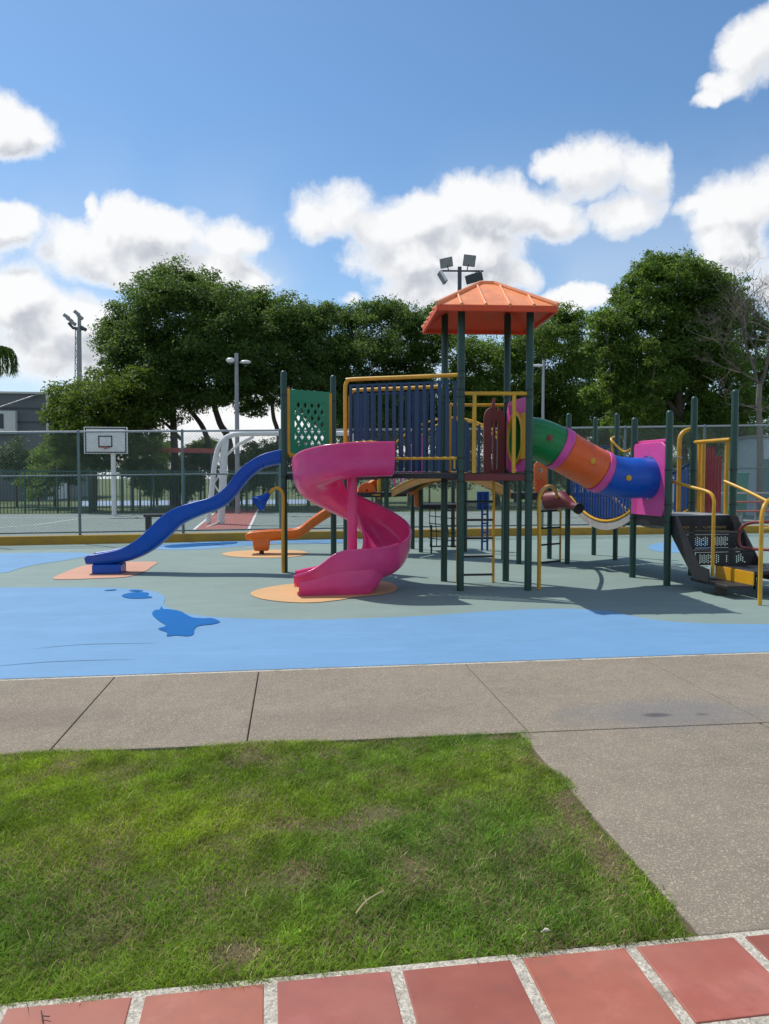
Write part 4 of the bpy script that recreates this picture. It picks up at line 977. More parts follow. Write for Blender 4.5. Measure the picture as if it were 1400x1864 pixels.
# ------------------------------------------------------------------ yellow kerb wall and chain link fence
cw = [(-14, curbY(-14)), (6, curbY(6)), (16, curbY(16)), (26, curbY(26))]
b = MB(); b.prism([(x, y) for x, y in cw] + [(x, y + .22) for x, y in cw[::-1]], -.07, .205)
wall = b.build('low_wall', wall_yellow, bevel=.015); tag(wall, 'long low ochre yellow wall along the back of the playground', 'low wall')
fence = thing('chain_link_fence', (0, curbY(0) + .11, .2), 'tall grey green chain link fence standing on the low yellow wall', 'fence')
def fy(x): return curbY(x) + .11
xsF = [-12.1, -9.7, -7.3, WY(142, 900, 19.1).x]
st = 2.42
while xsF[-1] < 22: xsF.append(xsF[-1] + st)
def fz(x): return 2.72 + .022 * (x + 5)
rails = MB()
for x in xsF:
    m = MB(); m.post(x, fy(x), .205, fz(x) + .05, .034, 10); m.build('fence_post', fence_paint, fence)
for x0, x1 in zip(xsF[:-1], xsF[1:]):
    m = MB(); m.tube([(x0, fy(x0), fz(x0)), (x1, fy(x1), fz(x1))], .026, 8); m.build('top_rail', galv, fence)
    for k in (.565, .0):
        za = .28 + (fz(x0) - .28) * k; zb = .28 + (fz(x1) - .28) * k; m = MB(); m.tube([(x0, fy(x0), za), (x1, fy(x1), zb)], .020, 8); m.build('rail', fence_paint, fence)
def wires():
    V = []; Fq = []; pitch = .075; r = .0017
    for x0, x1 in zip(xsF[:-1], xsF[1:]):
        H0, H1 = .25, min(fz(x0), fz(x1)); hgt = H1 - H0; L = x1 - x0
        for sgn in (1, -1):
            k = -hgt
            while k < L:
                a_u, a_z = (k, 0.0) if sgn > 0 else (k, hgt); b_u, b_z = (k + hgt, hgt) if sgn > 0 else (k + hgt, 0.0)
                ta = max(0, -a_u / hgt); tb = min(1, (L - a_u) / hgt)
                if tb > ta:
                    u0 = a_u + hgt * ta; u1 = a_u + hgt * tb; z0 = a_z + (b_z - a_z) * ta; z1 = a_z + (b_z - a_z) * tb
                    p = np.array([x0 + u0, fy(x0 + u0) + .006 * sgn, H0 + z0]); q = np.array([x0 + u1, fy(x0 + u1) + .006 * sgn, H0 + z1])
                    n1 = np.array([0, r, 0]); n2 = np.array([-.7 * sgn, 0, .7]) * r; o_ = len(V)
                    V.extend([p + n1, p + n2, p - n1, p - n2, q + n1, q + n2, q - n1, q - n2])
                    for e in range(4): Fq.extend([o_ + e, o_ + (e + 1) % 4, o_ + 4 + (e + 1) % 4, o_ + 4 + e])
                k += pitch
    raw_mesh('wire_mesh', np.array(V), Fq, [4] * (len(Fq) // 4), chain, fence)
wires()
b = MB(); p = G(264, 962, 0); q = WY(300, 940, 19.75); xl = WY(264, 950, 19.75).x; xr = WY(312, 950, 19.75).x; zt = WY(264, 939, 19.75).z
bn = thing('bench', ((xl + xr) / 2, 19.9, 0), 'black slab bench behind the low wall and the blue slide', 'bench')
m = MB(); m.box(((xl + xr) / 2, 19.9, zt), (xr - xl + .06, .4, .07)); m.build('seat', black_rub, bn, bevel=.01)
for x in (xl + .06, xr - .06): m = MB(); m.box((x, 19.9, (zt - .035) / 2 - .02), (.1, .36, zt - .035 + .03)); m.build('leg', black_rub, bn, bevel=.01)

# ------------------------------------------------------------------ things on the court
hp_ = G(208, 938)
bb_ = thing('basketball_hoop', (hp_.x, hp_.y, 0), 'white basketball backboard with black outline on a white pole', 'basketball hoop')
m = MB(); m.tube([(hp_.x, hp_.y, -.03), (hp_.x, hp_.y, 3.0)], .10, 14); m.tube([(hp_.x, hp_.y, 2.9), (hp_.x, hp_.y - .5, 3.2)], .05, 10); m.build('pole', white_p, bb_)
Yb = hp_.y - .55; p = WY(152.5, 777, Yb); q = WY(233, 826, Yb); cx, cz = (p.x + q.x) / 2, (p.z + q.z) / 2; bw, bh = q.x - p.x, p.z - q.z
m = MB(); m.box((cx, Yb, cz), (bw, .05, bh)); bd = m.build('backboard', white_p, bb_, bevel=.008)
m = MB(); yf = Yb - .030
def rect(cx, cz, w, h, t):
    for s in (-1, 1):
        m.box((cx + s * (w - t) / 2, yf, cz), (t, .006, h)); m.box((cx, yf, cz + s * (h - t) / 2), (w - 2 * t, .006, t))
rect(cx, cz, bw - .1, bh - .06, .05); r0 = WY(179, 793, Yb); r1 = WY(205, 814, Yb); rect((r0.x + r1.x) / 2, (r0.z + r1.z) / 2, r1.x - r0.x, r0.z - r1.z, .05)
m.build('outline', black, bd)
m = MB(); rc = Vector((WY(193, 816, Yb).x, Yb - .28, WY(193, 815, Yb).z)); m.tube([rc + Vector((.22 * math.cos(t), .22 * math.sin(t), 0)) for t in np.linspace(0, 2 * math.pi, 25)], .014, 8, cap=False); m.box((rc.x, Yb - .05, rc.z), (.12, .06, .1)); m.build('rim', red_p, bb_)
# arched white goal frame with a truss upright
gl0 = G(381, 952); gf = thing('goal_frame', (gl0.x, gl0.y, 0), 'white arched steel goal frame with truss upright and worn paint', 'goal')
Yg = 27.4
def wg(px, py, dy=0): return WY(px, py, Yg + dy)
m = MB(); m.tube(catmull([wg(379, 953), wg(386, 890), wg(390, 850), wg(396, 820), wg(405, 803), wg(420, 793), wg(450, 789.5), wg(560, 789), wg(640, 789)], 6), .09, 12); fr = m.build('arch_pipe', white_p, gf)
m = MB(); m.tube(catmull([wg(402, 953), wg(406, 880), wg(408, 830), wg(410, 800)], 6), .13, 12); m.build('upright', white_p, gf)
m = MB()
for y0, y1 in ((930, 905), (880, 905), (880, 855), (830, 855)):
    m.tube([wg(np.interp(y0, [820, 953], [396, 380]), y0), wg(np.interp(y1, [820, 953], [408, 402]), y1)], .03, 6)
m.build('truss', white_p, gf)
m = MB(); m.tube([wg(408, 832), wg(436, 808), wg(462, 795)], .05, 8); m.build('brace', white_p, gf)
m = MB(); m.tube([wg(640, 789), wg(640, 953)], .09, 10); m.tube([wg(400, 950), wg(372, 962, -2)], .03, 6); m.build('rear_leg', white_p, gf)
# far red beam on posts
rbm = thing('beam_gate', (*WY(300, 900, 40).xy, 0), 'long red beam carried on posts behind the court', 'gate')
m = MB(); p, q = WY(228, 818, 40), WY(396, 821, 40); m.beam(p, q, .2, .24); m.build('beam', red_p, rbm)
for px in (240, 385): v = WY(px, 818, 40); m = MB(); m.post(v.x, 40, -.08, v.z - .1, .07, 8, False); m.build('post', dark_metal, rbm)

# ------------------------------------------------------------------ lamps
def flood_pole():
    D = 25.0; base = WD(835, 900, D); o = thing('floodlight_pole', (base.x, base.y, 0), 'dark pole with four floodlights rising behind the orange roof', 'floodlight')
    top = WD(835, 486, D); m = MB(); m.tube([(base.x, base.y, -.03), (base.x, base.y, 3), (base.x, base.y, top.z)], [.085, .075, .066], 12); pole = m.build('pole', dark_metal, o)
    m = MB(); m.tube([WD(804, 493, D), WD(880, 493.5, D)], .03, 8); m.build('cross_arm', dark_metal, o)
    def lamp(px, py, w, h, th, rx, ry, rz, gx, gy, mat, dark=False):
        c = WD(px, py, D); M = Matrix.Rotation(rz, 3, 'Z') @ Matrix.Rotation(ry, 3, 'Y') @ Matrix.Rotation(rx, 3, 'X')
        m = MB(); m.box(c, (w, th, h), M=M); l = m.build('floodlight', lamp_grey if not dark else dark_metal, o, bevel=.01)
        m = MB(); m.box(c + M @ Vector((0, -th / 2 - .004, 0)), (w * .9, .006, h * .86), M=M); m.build('front_glass', mat, l)
        m = MB(); m.tube([WD(gx, gy, D), c], .018, 6); m.build('bracket', dark_metal, l)
    lamp(812.5, 478, .43, .31, .09, R(20), R(-16), R(10), 817, 493, lamp_grey)
    lamp(854.5, 474.5, .40, .36, .09, R(18), R(8), R(-12), 850, 493, lamp_grey)
    lamp(805.5, 505, .10, .40, .28, R(-10), R(-30), R(10), 806, 493, lamp_glass)
    lamp(863, 506, .56, .27, .12, R(35), R(-14), R(-15), 868, 493, dark_metal, True)
flood_pole()
def double_lamp():
    D = 34.5; base = WD(433, 930, D); o = thing('street_lamp', (base.x, base.y, 0), 'grey street lamp with two round white lanterns by the trees', 'street lamp')
    top = WD(433, 643, D); m = MB(); m.tube([(base.x, base.y, -.05), (base.x, base.y, top.z)], [.11, .085], 12); m.build('pole', lamp_grey, o)
    m = MB(); m.tube([WD(421, 661, D), WD(447, 661, D)], .04, 8); m.build('arm', dark_metal, o)
    for px, py in ((419.5, 656), (447, 659)):
        c = WD(px, py, D); m = MB(); r = .2; n = 12
        m.tube([c + Vector((0, 0, -r * math.cos(a) * (.62 if px < 430 else .42))) for a in np.linspace(.15, 3.0, 9)], [r * math.sin(a) * (1 if px < 430 else 1.25) for a in np.linspace(.15, 3.0, 9)], 14); l = m.build('lantern', lamp_glass, o)
        m = MB(); m.tube([c + Vector((0, 0, -.14)), c + Vector((0, 0, -.2))], [.1, .06], 10); m.build('cap', dark_metal, l)
double_lamp()
def single_lamp():
    D = 32; base = WD(987, 900, D); o = thing('street_lamp', (base.x, base.y, 0), 'thin grey lamp post with a flat head right of the roofed tower', 'street lamp')
    top = WD(987, 655, D); m = MB(); m.tube([(base.x, base.y, -.05), (base.x, base.y, top.z)], [.075, .055], 10); m.build('pole', galv, o)
    m = MB(); c = WD(978, 665.5, D); m.box(c, (.42, .22, .09)); m.build('lamp_head', lamp_glass, o, bevel=.03)
    m = MB(); m.tube([WD(987, 664, D), WD(998, 666, D)], .035, 8); m.build('arm', galv, o)
single_lamp()
def far_flood():
    D = 75; base = WD(147, 860, D); o = thing('floodlight_mast', (base.x, base.y, 0), 'tall grey mast with a tilted rack of floodlights at the far left', 'floodlight')
    m = MB(); m.tube([WD(147, 880, D), WD(144.5, 575, D)], [.26, .17], 10); m.build('mast', lamp_grey, o)
    m = MB(); m.tube([WD(125, 588, D), WD(133, 597, D), WD(157, 600, D)], .14, 6); m.build('rack', dark_metal, o)
    for px, py, a in ((121, 576, 35), (127, 582, 35), (133, 588, 35), (140, 570, 40), (146, 577, 40), (152, 598, 30)):
        m = MB(); c = WD(px, py, D); m.box(c, (.62, .3, .34), M=Matrix.Rotation(R(a), 3, 'Y')); m.build('floodlight', lamp_grey if py < 590 else dark_metal, o, bevel=.04)
    o2 = thing('lattice_mast', (*WD(138, 860, 78).xy, 0), 'thin pale lattice mast beside the tall floodlight mast', 'mast'); m = MB(); D2 = 78
    for dx in (-3.2, 3.2): m.tube([WD(138 + dx, 880, D2), WD(139 + dx * .5, 597, D2)], .045, 5)
    for k in range(22):
        y = 860 - k * 12; s = 1 if k % 2 else -1; w = 3.2 - 1.6 * k / 22
        m.tube([WD(138.5 - w * s, y, D2), WD(138.5 + w * s, y - 12, D2)], .03, 4); m.tube([WD(138.5 - w, y, D2), WD(138.5 + w, y, D2)], .03, 4)
    m.build('lattice', lamp_grey, o2)
far_flood()

# ------------------------------------------------------------------ buildings and small far things
def far_building():
    Y = 60.0; p = WY(-330, 717, Y); q = WY(85, 717, Y); o = thing('warehouse', ((p.x + q.x) / 2, Y, 0), 'dark grey warehouse with a white window block at the left edge', 'building')
    clad = paint('grey cladding', (.15, .155, .17), .6, .15)
    m = MB(); m.prism([(p.x, Y), (q.x, Y), (q.x, Y + 14), (p.x, Y + 14)], -.07, q.z); w = m.build('wall', clad, o)
    m = MB()
    for y in (743, 768): v = WY(20, y, Y - .03); m.box(((p.x + q.x) / 2, Y - .03, v.z), (q.x - p.x, .06, .10))
    m.build('cladding_joint', dark_metal, o)
    m = MB(); m.box((q.x + .1, Y + 2, q.z / 2), (.25, 4.3, q.z + .1)); m.box(((p.x + q.x) / 2, Y + .1, q.z + .06), (q.x - p.x, .5, .14)); m.build('trim', white_p, o)
    a, c = WY(-10, 748, Y - .2), WY(31, 790, Y - .2); m = MB(); m.box(((a.x + c.x) / 2, Y - .25, (a.z + c.z) / 2), (c.x - a.x, .5, a.z - c.z)); wn = m.build('window_block', white_p, o, bevel=.03)
    m = MB(); a, c = WY(-8, 753, Y - .5), WY(7, 780, Y - .5); m.box(((a.x + c.x) / 2, Y - .51, (a.z + c.z) / 2), (c.x - a.x, .05, a.z - c.z)); m.build('pane', dark_metal, wn)
    m = MB(); m.tube([WY(-5, 743, Y - 1), WY(72, 717, Y - .1)], .06, 6); m.build('stay_cable', lamp_grey, o)
far_building()
def green_fence():
    Y = 37.5; o = thing('railing_fence', (-6, Y, 0), 'green vertical bar railing beyond the court under the trees', 'railing')
    gm = paint('green railing', (.035, .10, .075), .5)
    x0, x1 = WY(-200, 890, Y).x, WY(560, 890, Y).x
    m = MB(); x = x0
    while x < x1: m.box((x, Y, .95), (.03, .03, 2.1)); x += .16
    m.build('bars', gm, o)
    for zr in (1.9, .2): m = MB(); m.box(((x0 + x1) / 2, Y, zr), (x1 - x0, .05, .06)); m.build('rail', gm, o)
    for i in range(14): m = MB(); m.post(x0 + (x1 - x0) * i / 13, Y + .05, -.07, 2.1, .05, 8); m.build('post', gm, o)
green_fence()
def right_side_things():
    Y = 30; a = WY(1384, 796, Y); c = WY(1520, 905, Y); o = thing('hut', ((a.x + c.x) / 2, Y, 0), 'pale blue grey hut at the right edge behind the fence', 'hut')
    m = MB(); m.prism([(a.x, Y), (c.x, Y), (c.x, Y + 4), (a.x, Y + 4)], -.07, a.z); m.build('wall', paint('pale hut wall', (.40, .50, .55), .7), o, bevel=.02)
    m = MB(); m.prism([(a.x - .15, Y - .15), (c.x, Y - .15), (c.x, Y + 4), (a.x - .15, Y + 4)], a.z + .003, a.z + .1); m.build('roof', lamp_grey, o)
    v = WY(1389, 830, Y); m = MB(); m.box(((v.x + c.x) / 2, Y - .02, 1.4), (c.x - v.x, .05, 2.0)); m.build('door', paint('teal door', (.10, .22, .22), .6), o)
    Y = 28; a = WY(1338, 862, Y); c = WY(1363, 896, Y); o = thing('waste_bin', ((a.x + c.x) / 2, Y, 0), 'green wheeled bin by the hut behind the fence', 'bin'); bm_ = paint('bin green', (.05, .22, .17), .5)
    m = MB(); cx = (a.x + c.x) / 2; w = (c.x - a.x) / 2; m.rings([[(cx + sx * w * k, Y + .3 + sy * .3 * k, z) for sx, sy in ((-1, -1), (1, -1), (1, 1), (-1, 1))] for k, z in ((.8, .06), (1, a.z - .05))]); bo_ = m.build('body', bm_, o, bevel=.02)
    m = MB(); m.box((cx, Y + .3, a.z), (w * 2.15, .66, .08)); m.build('lid', bm_, o, bevel=.02)
    m = MB()
    for s in (-1, 1): m.tube([(cx + s * w * .7 - .03, Y + .5, .06), (cx + s * w * .7 + .03, Y + .5, .06)], .09, 12)
    m.build('wheels', black, o)
    Y = 26; x0, x1 = WY(1336, 920, Y).x, WY(1480, 920, Y).x; o = thing('bleacher', ((x0 + x1) / 2, Y, 0), 'three tier red and grey bleacher bench behind the fence', 'bleacher')
    for k in range(3): m = MB(); m.box(((x0 + x1) / 2, Y + .5 * k, .38 + .32 * k), (x1 - x0, .32, .06)); m.build('bench', red_p if k < 2 else galv, o, bevel=.01)
    for x in (x0 + .3, (x0 + x1) / 2, x1 - .3):
        m = MB(); m.beam((x, Y - .1, 0), (x, Y + 1.2, 1.0), .05, .06); m.tube([(x, Y + 1.1, -.03), (x, Y + 1.1, .98)], .03, 8); m.tube([(x, Y, -.03), (x, Y, .35)], .03, 8); m.build('support', galv, o)
right_side_things()

# ------------------------------------------------------------------ trees and shrubs
def crown(name, lobes, D, n, size, mat, parent, squash=.85, depth=1.0, subs=20):
    """foliage: every lobe breaks up into many small soft sprays of leaves"""
    C = []; Rr = []; Wt = []; Tn = []; Lc = []
    for px, py, r in lobes:
        rm = r * D / FPX
        for layer in range(2):
            base = np.array(WD(px, py, D + rng.uniform(-1, 1) * rm * 1.2 * depth))
            for k in range(subs):
                d = rng.standard_normal(3); d /= np.linalg.norm(d); u = rng.random() ** .45 * 1.02
                C.append(base + d * rm * u * np.array([1, 1, squash])); q = rm * rng.uniform(.20, .42); Rr.append((q * rng.uniform(.9, 1.35), q * rng.uniform(.9, 1.3), q * rng.uniform(.55, .85))); Wt.append(q * q); Tn.append(rng.normal(0, .13)); Lc.append(base)
    C = np.array(C); Rr = np.array(Rr); Wt = np.array(Wt); Tn = np.array(Tn); Lc = np.array(Lc)
    idx = rng.choice(len(C), n, p=Wt / Wt.sum()); g = rng.standard_normal((n, 3)) * .52; g[:, 2] -= .15 * (g[:, 0] ** 2 + g[:, 1] ** 2)
    P = C[idx] + g * Rr[idx]
    out = P - Lc[idx]; out /= np.linalg.norm(out, axis=1)[:, None] + 1e-6
    nrm = out * .45 + rng.standard_normal((n, 3)) * .6 + np.array([0, 0, .45]); nrm /= np.linalg.norm(nrm, axis=1)[:, None]
    t = np.cross(nrm, rng.standard_normal((n, 3))); t /= np.linalg.norm(t, axis=1)[:, None]; s = np.cross(nrm, t)
    L = size * rng.uniform(.5, 1.25, n)[:, None]; W = L * .42
    V = np.stack([P - t * L * .5, P + s * W * .5 + nrm * W * .1, P + t * L * .5, P - s * W * .5 + nrm * W * .1], 1).reshape(-1, 3)
    tone = np.repeat(np.clip(.28 + Tn[idx] + .2 * rng.standard_normal(n), 0, 1), 4)
    return raw_mesh(name, V, np.arange(n * 4), np.full(n, 4), mat, parent, attrs={'tone': ('FLOAT', tone)})
def tree(label, base_px, D, lobes, n, size, mat, trunks, trunk_mat=bark, group=None, cat='tree', name='tree'):
    b0 = WD(base_px, 900, D); o = thing(name, (b0.x, b0.y, 0), label, cat, group)
    m = MB()
    for pts, r0, r1 in trunks:
        P = catmull([(WD(x, y, D) if y < 940 else None) or WD(x, y, D) for x, y in pts], 5); P[0] = Vector((P[0].x, P[0].y, -.08)) if pts[0][1] >= 900 else P[0]
        m.tube(P, [r0 + (r1 - r0) * i / (len(P) - 1) for i in range(len(P))], 9)
    m.build('trunk', trunk_mat, o)
    crown('crown', lobes, D, n, size, mat, o)
    return o
TG = 'trees behind the court'
tree('low bright green tree left of the big dark tree', 170, 38, [(120,728,42),(170,712,45),(215,705,45),(250,700,38),(115,765,36),(160,765,50),(220,760,52),(265,760,45),(130,810,40),(180,815,45),(240,810,45),(110,800,28)], 46000, .20, leaf_bright,
     [([(170,930),(172,860),(168,780)], .2, .1)], group=TG)
tree('largest dark tree with a high rounded crown left of the lattice panel', 318, 42,
     [(285,512,34),(320,508,38),(365,522,40),(270,548,44),(320,550,55),(375,560,55),(415,560,45),(222,590,42),(205,625,34),(255,610,55),(310,620,65),(370,620,65),(425,610,55),(225,660,46),(280,680,60),(340,685,60),(400,680,55),(250,730,50),(300,735,42),(440,660,45),(360,722,36),(240,770,40)], 120000, .2, leaf_dark,
     [([(322,930),(319,850),(316,780),(312,700),(305,620),(300,560)], .26, .08), ([(312,720),(340,660),(375,600)], .12, .05), ([(314,740),(280,690),(240,640)], .12, .05), ([(330,800),(300,770),(262,752)], .10, .06)], group=TG)
tree('dark tree with leaning trunks behind the blue slide', 405, 44,
     [(452,555,34),(480,560,40),(520,570,42),(558,585,40),(590,575,30),(450,600,48),(510,620,55),(570,630,52),(600,650,45),(450,655,45),(510,680,50),(565,690,48),(600,700,42),(430,705,38),(480,715,34),(545,725,36),(595,745,36),(455,745,24),(400,725,26)], 95000, .2, leaf_dark,
     [([(400,930),(385,830),(370,780),(345,745),(330,720)], .2, .1), ([(425,930),(418,810),(400,770),(390,730),(400,690)], .24, .12), ([(520,930),(508,800),(498,760),(494,720)], .16, .1), ([(400,730),(440,680),(490,640)], .12, .05)], group=TG)
tree('dark green tree between the lattice panel and the roofed tower', 690, 46,
     [(600,568,22),(640,585,36),(680,572,34),(718,568,36),(752,585,36),(640,630,46),(700,630,50),(755,640,46),(640,690,50),(700,695,50),(760,700,46),(650,750,46),(710,760,48),(770,755,42),(620,730,36)], 90000, .2, leaf_dark,
     [([(690,930),(688,830),(694,760),(700,690),(698,620)], .24, .08), ([(692,770),(650,720),(630,660)], .12, .05), ([(694,750),(740,700),(755,640)], .12, .05), ([(745,930),(748,840),(742,770)], .16, .1)], group=TG)
tree('green tree behind the roofed tower', 900, 46,
     [(790,572,24),(800,615,34),(850,640,42),(900,650,46),(950,640,46),(1000,620,48),(1020,580,34),(1045,590,34),(840,700,46),(900,715,50),(960,700,50),(1010,680,48),(1050,650,40),(850,760,40),(920,775,44),(985,760,46),(1040,730,44),(1050,790,36)], 95000, .2, leaf_mid,
     [([(905,930),(902,830),(906,760),(904,690)], .24, .09), ([(904,770),(860,720),(830,660)], .12, .05), ([(905,750),(960,690),(1010,630)], .12, .05), ([(1000,930),(1004,820),(1000,740)], .16, .1)], group=TG)
tree('broad tall green tree with hanging foliage on the right', 1240, 36,
     [(1180,492,32),(1212,486,32),(1250,492,34),(1290,508,36),(1322,525,34),(1150,535,38),(1200,535,50),(1260,545,55),(1320,565,42),(1095,580,28),(1125,580,40),(1170,590,52),(1235,605,60),(1300,610,52),(1100,625,34),(1145,650,45),(1205,665,52),(1270,675,55),(1325,670,42),(1115,690,30),(1160,710,40),(1210,730,45),(1270,740,50),(1330,740,44),(1130,760,30),(1185,785,38),(1240,790,42),(1300,800,44),(1350,790,40),(1090,720,28)], 130000, .19, leaf_mid,
     [([(1245,930),(1243,840),(1238,760),(1232,660),(1225,560)], .30, .1), ([(1238,760),(1180,680),(1140,600)], .14, .05), ([(1236,740),(1290,660),(1320,580)], .14, .05), ([(1290,930),(1288,840),(1282,760)], .2, .12)], group=TG)
for i, (lab, bpx, D, lob, nn) in enumerate((
        ('bright yellow green sprays hanging in front of the right tree', 1190, 33, [(1185,630,16),(1192,655,15),(1188,700,16),(1186,735,18),(1195,745,14),(1180,765,16),(1190,800,18)], 7000),
        ('narrow bright green bush rising at the left edge of the right tree', 1105, 34, [(1100,590,17),(1108,640,15),(1112,690,15),(1112,730,14),(1125,780,16),(1120,830,20)], 7000))):
    b0 = WD(bpx, 900, D); o = thing('climbing_plant', (b0.x, b0.y, 0), lab, 'climber'); crown('foliage', lob, D, nn, .16, leaf_bright, o)
    m = MB(); m.tube([WD(x, y, D + .1) for x, y, r in lob[::-1]], .03, 6); m.tube([(b0.x, b0.y, -.07), WD(lob[-1][0], lob[-1][1], D + .1)], .04, 6); m.build('stem', bark, o)
# darker trees further back close the gaps under the crowns
for lab, bpx, lob in (('dense dark tree low behind the navy barred guard', 690, [(600,745,34),(650,740,38),(700,745,40),(750,740,38),(640,790,34),(700,795,38),(765,790,34)]),
                      ('dense dark tree low behind the roofed tower posts', 940, [(830,745,36),(880,740,40),(935,745,40),(990,740,40),(850,795,34),(915,800,36),(980,795,36),(1035,770,36)]),
                      ('dense dark tree low behind the crawl tube', 1120, [(1070,660,36),(1075,730,40),(1120,720,40),(1160,740,40),(1090,790,36),(1150,795,38),(1200,770,38)]),
                      ('dense dark tree behind the bare tree at the right edge', 1350, [(1340,560,30),(1375,600,34),(1330,650,40),(1385,670,40),(1260,760,40),(1310,740,42),(1360,740,42),(1410,730,40),(1280,810,36),(1340,805,38),(1400,800,38)])):
    tree(lab, bpx, 52, lob, 46000, .24, leaf_dark, [([(bpx,930),(bpx+2,850),(bpx,770)], .24, .14)], group=TG)
# bare tree at the right edge
def bare_tree():
    D = 32; b0 = WD(1383, 900, D); o = thing('bare_tree', (b0.x, b0.y, 0), 'leafless grey tree with fine twigs at the right edge', 'tree'); m = MB()
    m.tube(catmull([(b0.x, b0.y, -.08), WD(1384, 820, D), WD(1381, 740, D), WD(1383, 700, D)], 5), [.135 - .002 * i for i in range(16)], 9); m.build('trunk', bark_pale, o)
    m = MB(); rr = random.Random(5)
    def grow(p, d, L, r, lev):
        n = 5; pts = [p]; dd = d
        for k in range(n):
            dd = (dd + Vector((rr.uniform(-1, 1), rr.uniform(-1, 1), rr.uniform(-.6, .8))) * .16).normalized(); pts.append(pts[-1] + dd * L / n)
        m.tube(pts, [r * (1 - .6 * i / n) for i in range(n + 1)], 5 if lev < 2 else 3, cap=False)
        if lev >= 5: return
        for k in range(4 if lev < 3 else 3):
            q = pts[rr.randint(2, n)]; ax = Vector((rr.uniform(-1, 1), rr.uniform(-1, 1), rr.uniform(-.25, .8)))
            grow(q, (dd * .55 + ax * .75).normalized(), L * rr.uniform(.55, .75), r * .52, lev + 1)
    s = WD(1383, 705, D)
    grow(s, Vector((-.35, .1, 1)).normalized(), 2.3, .075, 0); grow(s, Vector((.35, -.1, 1)).normalized(), 2.6, .09, 0); grow(s + Vector((0, 0, .2)), Vector((-.9, .2, .45)).normalized(), 2.1, .05, 1); grow(s + Vector((0, 0, -.8)), Vector((-.95, 0, .12)).normalized(), 1.5, .05, 2)
    grow(WD(1383, 650, D), Vector((-.6, -.2, .8)).normalized(), 2.2, .05, 1)
    m.build('branches', twig, o, smooth=60)
bare_tree()
# drooping palm at the far left
def palm():
    D = 50; c = WD(-9, 640, D); o = thing('palm_tree', (c.x, c.y, 0), 'drooping palm at the far left edge above the warehouse', 'palm'); m = MB()
    m.tube([(c.x, c.y, -.08), (c.x, c.y, c.z)], [.14, .10], 10); m.build('trunk', bark, o); V = []; lo = []; rr = np.random.default_rng(9)
    for k in range(26):
        a = 2 * math.pi * k / 26 + rr.uniform(-.1, .1); out = rr.uniform(.9, 1.35); P = []
        for t in np.linspace(0, 1, 14):
            P.append(np.array([c.x + math.cos(a) * out * math.sin(min(t * 2.0, 1.57)), c.y + math.sin(a) * out * math.sin(min(t * 2.0, 1.57)), c.z + .55 * math.sin(t * 2.2) - 2.6 * max(0, t - .3) ** 1.3]))
        for i in range(1, 14):
            dirv = P[i] - P[i - 1]
            for s in range(9):
                q = P[i - 1] + dirv * rr.random(); L = rr.uniform(.3, .6); e = q + np.array([rr.normal() * .12, rr.normal() * .12, -L]); w = np.array([rr.normal(), rr.normal(), 0]) * .018; b_ = len(V)
                V += [q - w, q + w, e + w * .3, e - w * .3]; lo += [b_, b_ + 1, b_ + 2, b_ + 3]
    V = np.array(V); raw_mesh('fronds', V, lo, [4] * (len(lo) // 4), leaf_dark, o, attrs={'tone': ('FLOAT', rr.random(len(V)) * .5)})
palm()
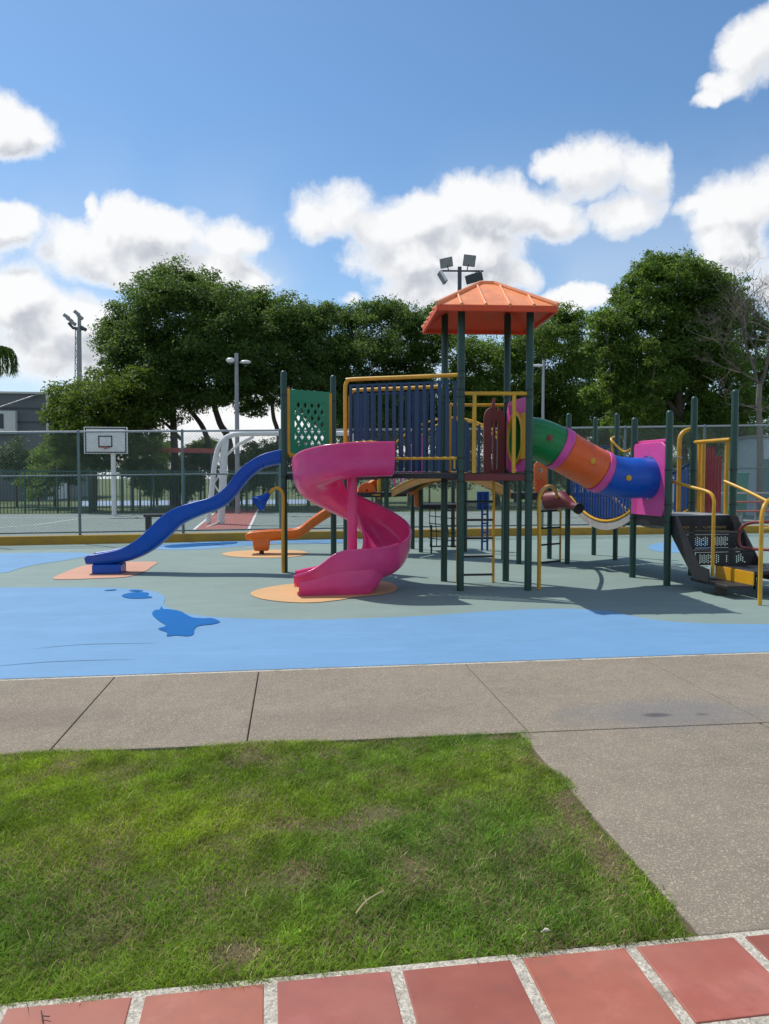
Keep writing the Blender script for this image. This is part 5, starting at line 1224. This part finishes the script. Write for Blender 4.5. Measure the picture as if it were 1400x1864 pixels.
# shrubs under the trees, beyond the court
SG = 'shrubs beyond the court'
def shrub(px, py, r, D, mat, label, n=7000, squash=.8):
    b0 = WD(px, 900, D); o = thing('shrub', (b0.x, b0.y, 0), label, 'shrub', SG)
    lob = [(px, py, r), (px - r * .7, py + r * .35, r * .7), (px + r * .7, py + r * .3, r * .7), (px, py + r * .8, r * .9)]
    crown('foliage', lob, D, n, .16, mat, o, squash, 1.0, 10)
    m = MB(); m.tube([(b0.x, b0.y, -.07), WD(px, py + r * .5, D)], [.06, .03], 6); m.build('stem', bark, o)
for px, py, r, D, mt, lab in ((30,825,36,44,leaf_shrub,'rounded shrub at the left below the warehouse'), (100,820,34,43,leaf_mid,'green shrub left of the backboard pole'), (125,845,26,40,leaf_bright,'bright shrub just left of the backboard pole'),
        (255,840,30,41,leaf_bright,'bright shrub just right of the backboard pole'), (310,838,34,43,leaf_mid,'mid green shrub below the red beam'), (365,835,30,42,leaf_shrub,'pale green shrub left of the goal frame'), (285,808,24,46,leaf_dark,'small dark shrub above the red beam'), (372,808,22,46,leaf_mid,'small shrub above the right end of the red beam'),
        (462,825,26,43,leaf_bright,'bright shrub seen under the goal frame arch'), (275,868,26,40,leaf_mid,'low shrub between the backboard pole and the fence post'), (340,872,26,41,leaf_bright,'low bright shrub under the right half of the red beam'), (70,868,28,40,leaf_mid,'low dark shrub below the left shrubs'), (440,868,26,42,leaf_mid,'low shrub at the foot of the street lamp'), (503,820,30,45,leaf_mid,'shrub right of the goal frame brace'), (480,850,28,41,leaf_shrub,'pale shrub low behind the trumpet pole')):
    shrub(px, py, r, D, mt, lab)
for px in range(560, 1480, 70):
    shrub(px + random.uniform(-12, 12), 838 + random.uniform(-10, 8), random.uniform(34, 44), 42 + random.uniform(-2, 3), random.choice([leaf_mid, leaf_shrub, leaf_dark]), 'one of the dense shrubs in a row behind the play structure', 9000)

# ------------------------------------------------------------------ small litter in the grass
def litter():
    a, c = G(648, 1663, .03), G(697, 1622, .05); m = MB(); m.tube(catmull([a, a.lerp(c, .4) + Vector((0, 0, .015)), c], 4), .003, 6); m.tube([a.lerp(c, .4), a.lerp(c, .5) + Vector((-.02, .015, .02))], .002, 5)
    tag(m.build('twig', dry_grass), 'dry straw coloured stalk lying across the lawn', 'twig')
    a = G(985, 1697, .03); m = MB(); m.tube(catmull([a, a + Vector((.012, -.006, .012)), a + Vector((.03, -.008, .008))], 4), [.002] * 4 + [.006] * 3 + [.002] * 2, 6); tag(m.build('leaf', paint('pale dry leaf', (.6, .55, .45), .8)), 'pale curled leaf lying in the grass by the tiles', 'leaf')
    a = G(75, 1840, .014); m = MB(); m.tube(catmull([a, a + Vector((.01, -.025, .004)), a + Vector((.02, -.05, .002))], 4), .002, 5); m.tube([a + Vector((.012, -.028, .004)), a + Vector((.035, -.036, .006))], .0018, 5); tag(m.build('twig', bark), 'small dark twig lying on a terracotta tile', 'twig')
litter()
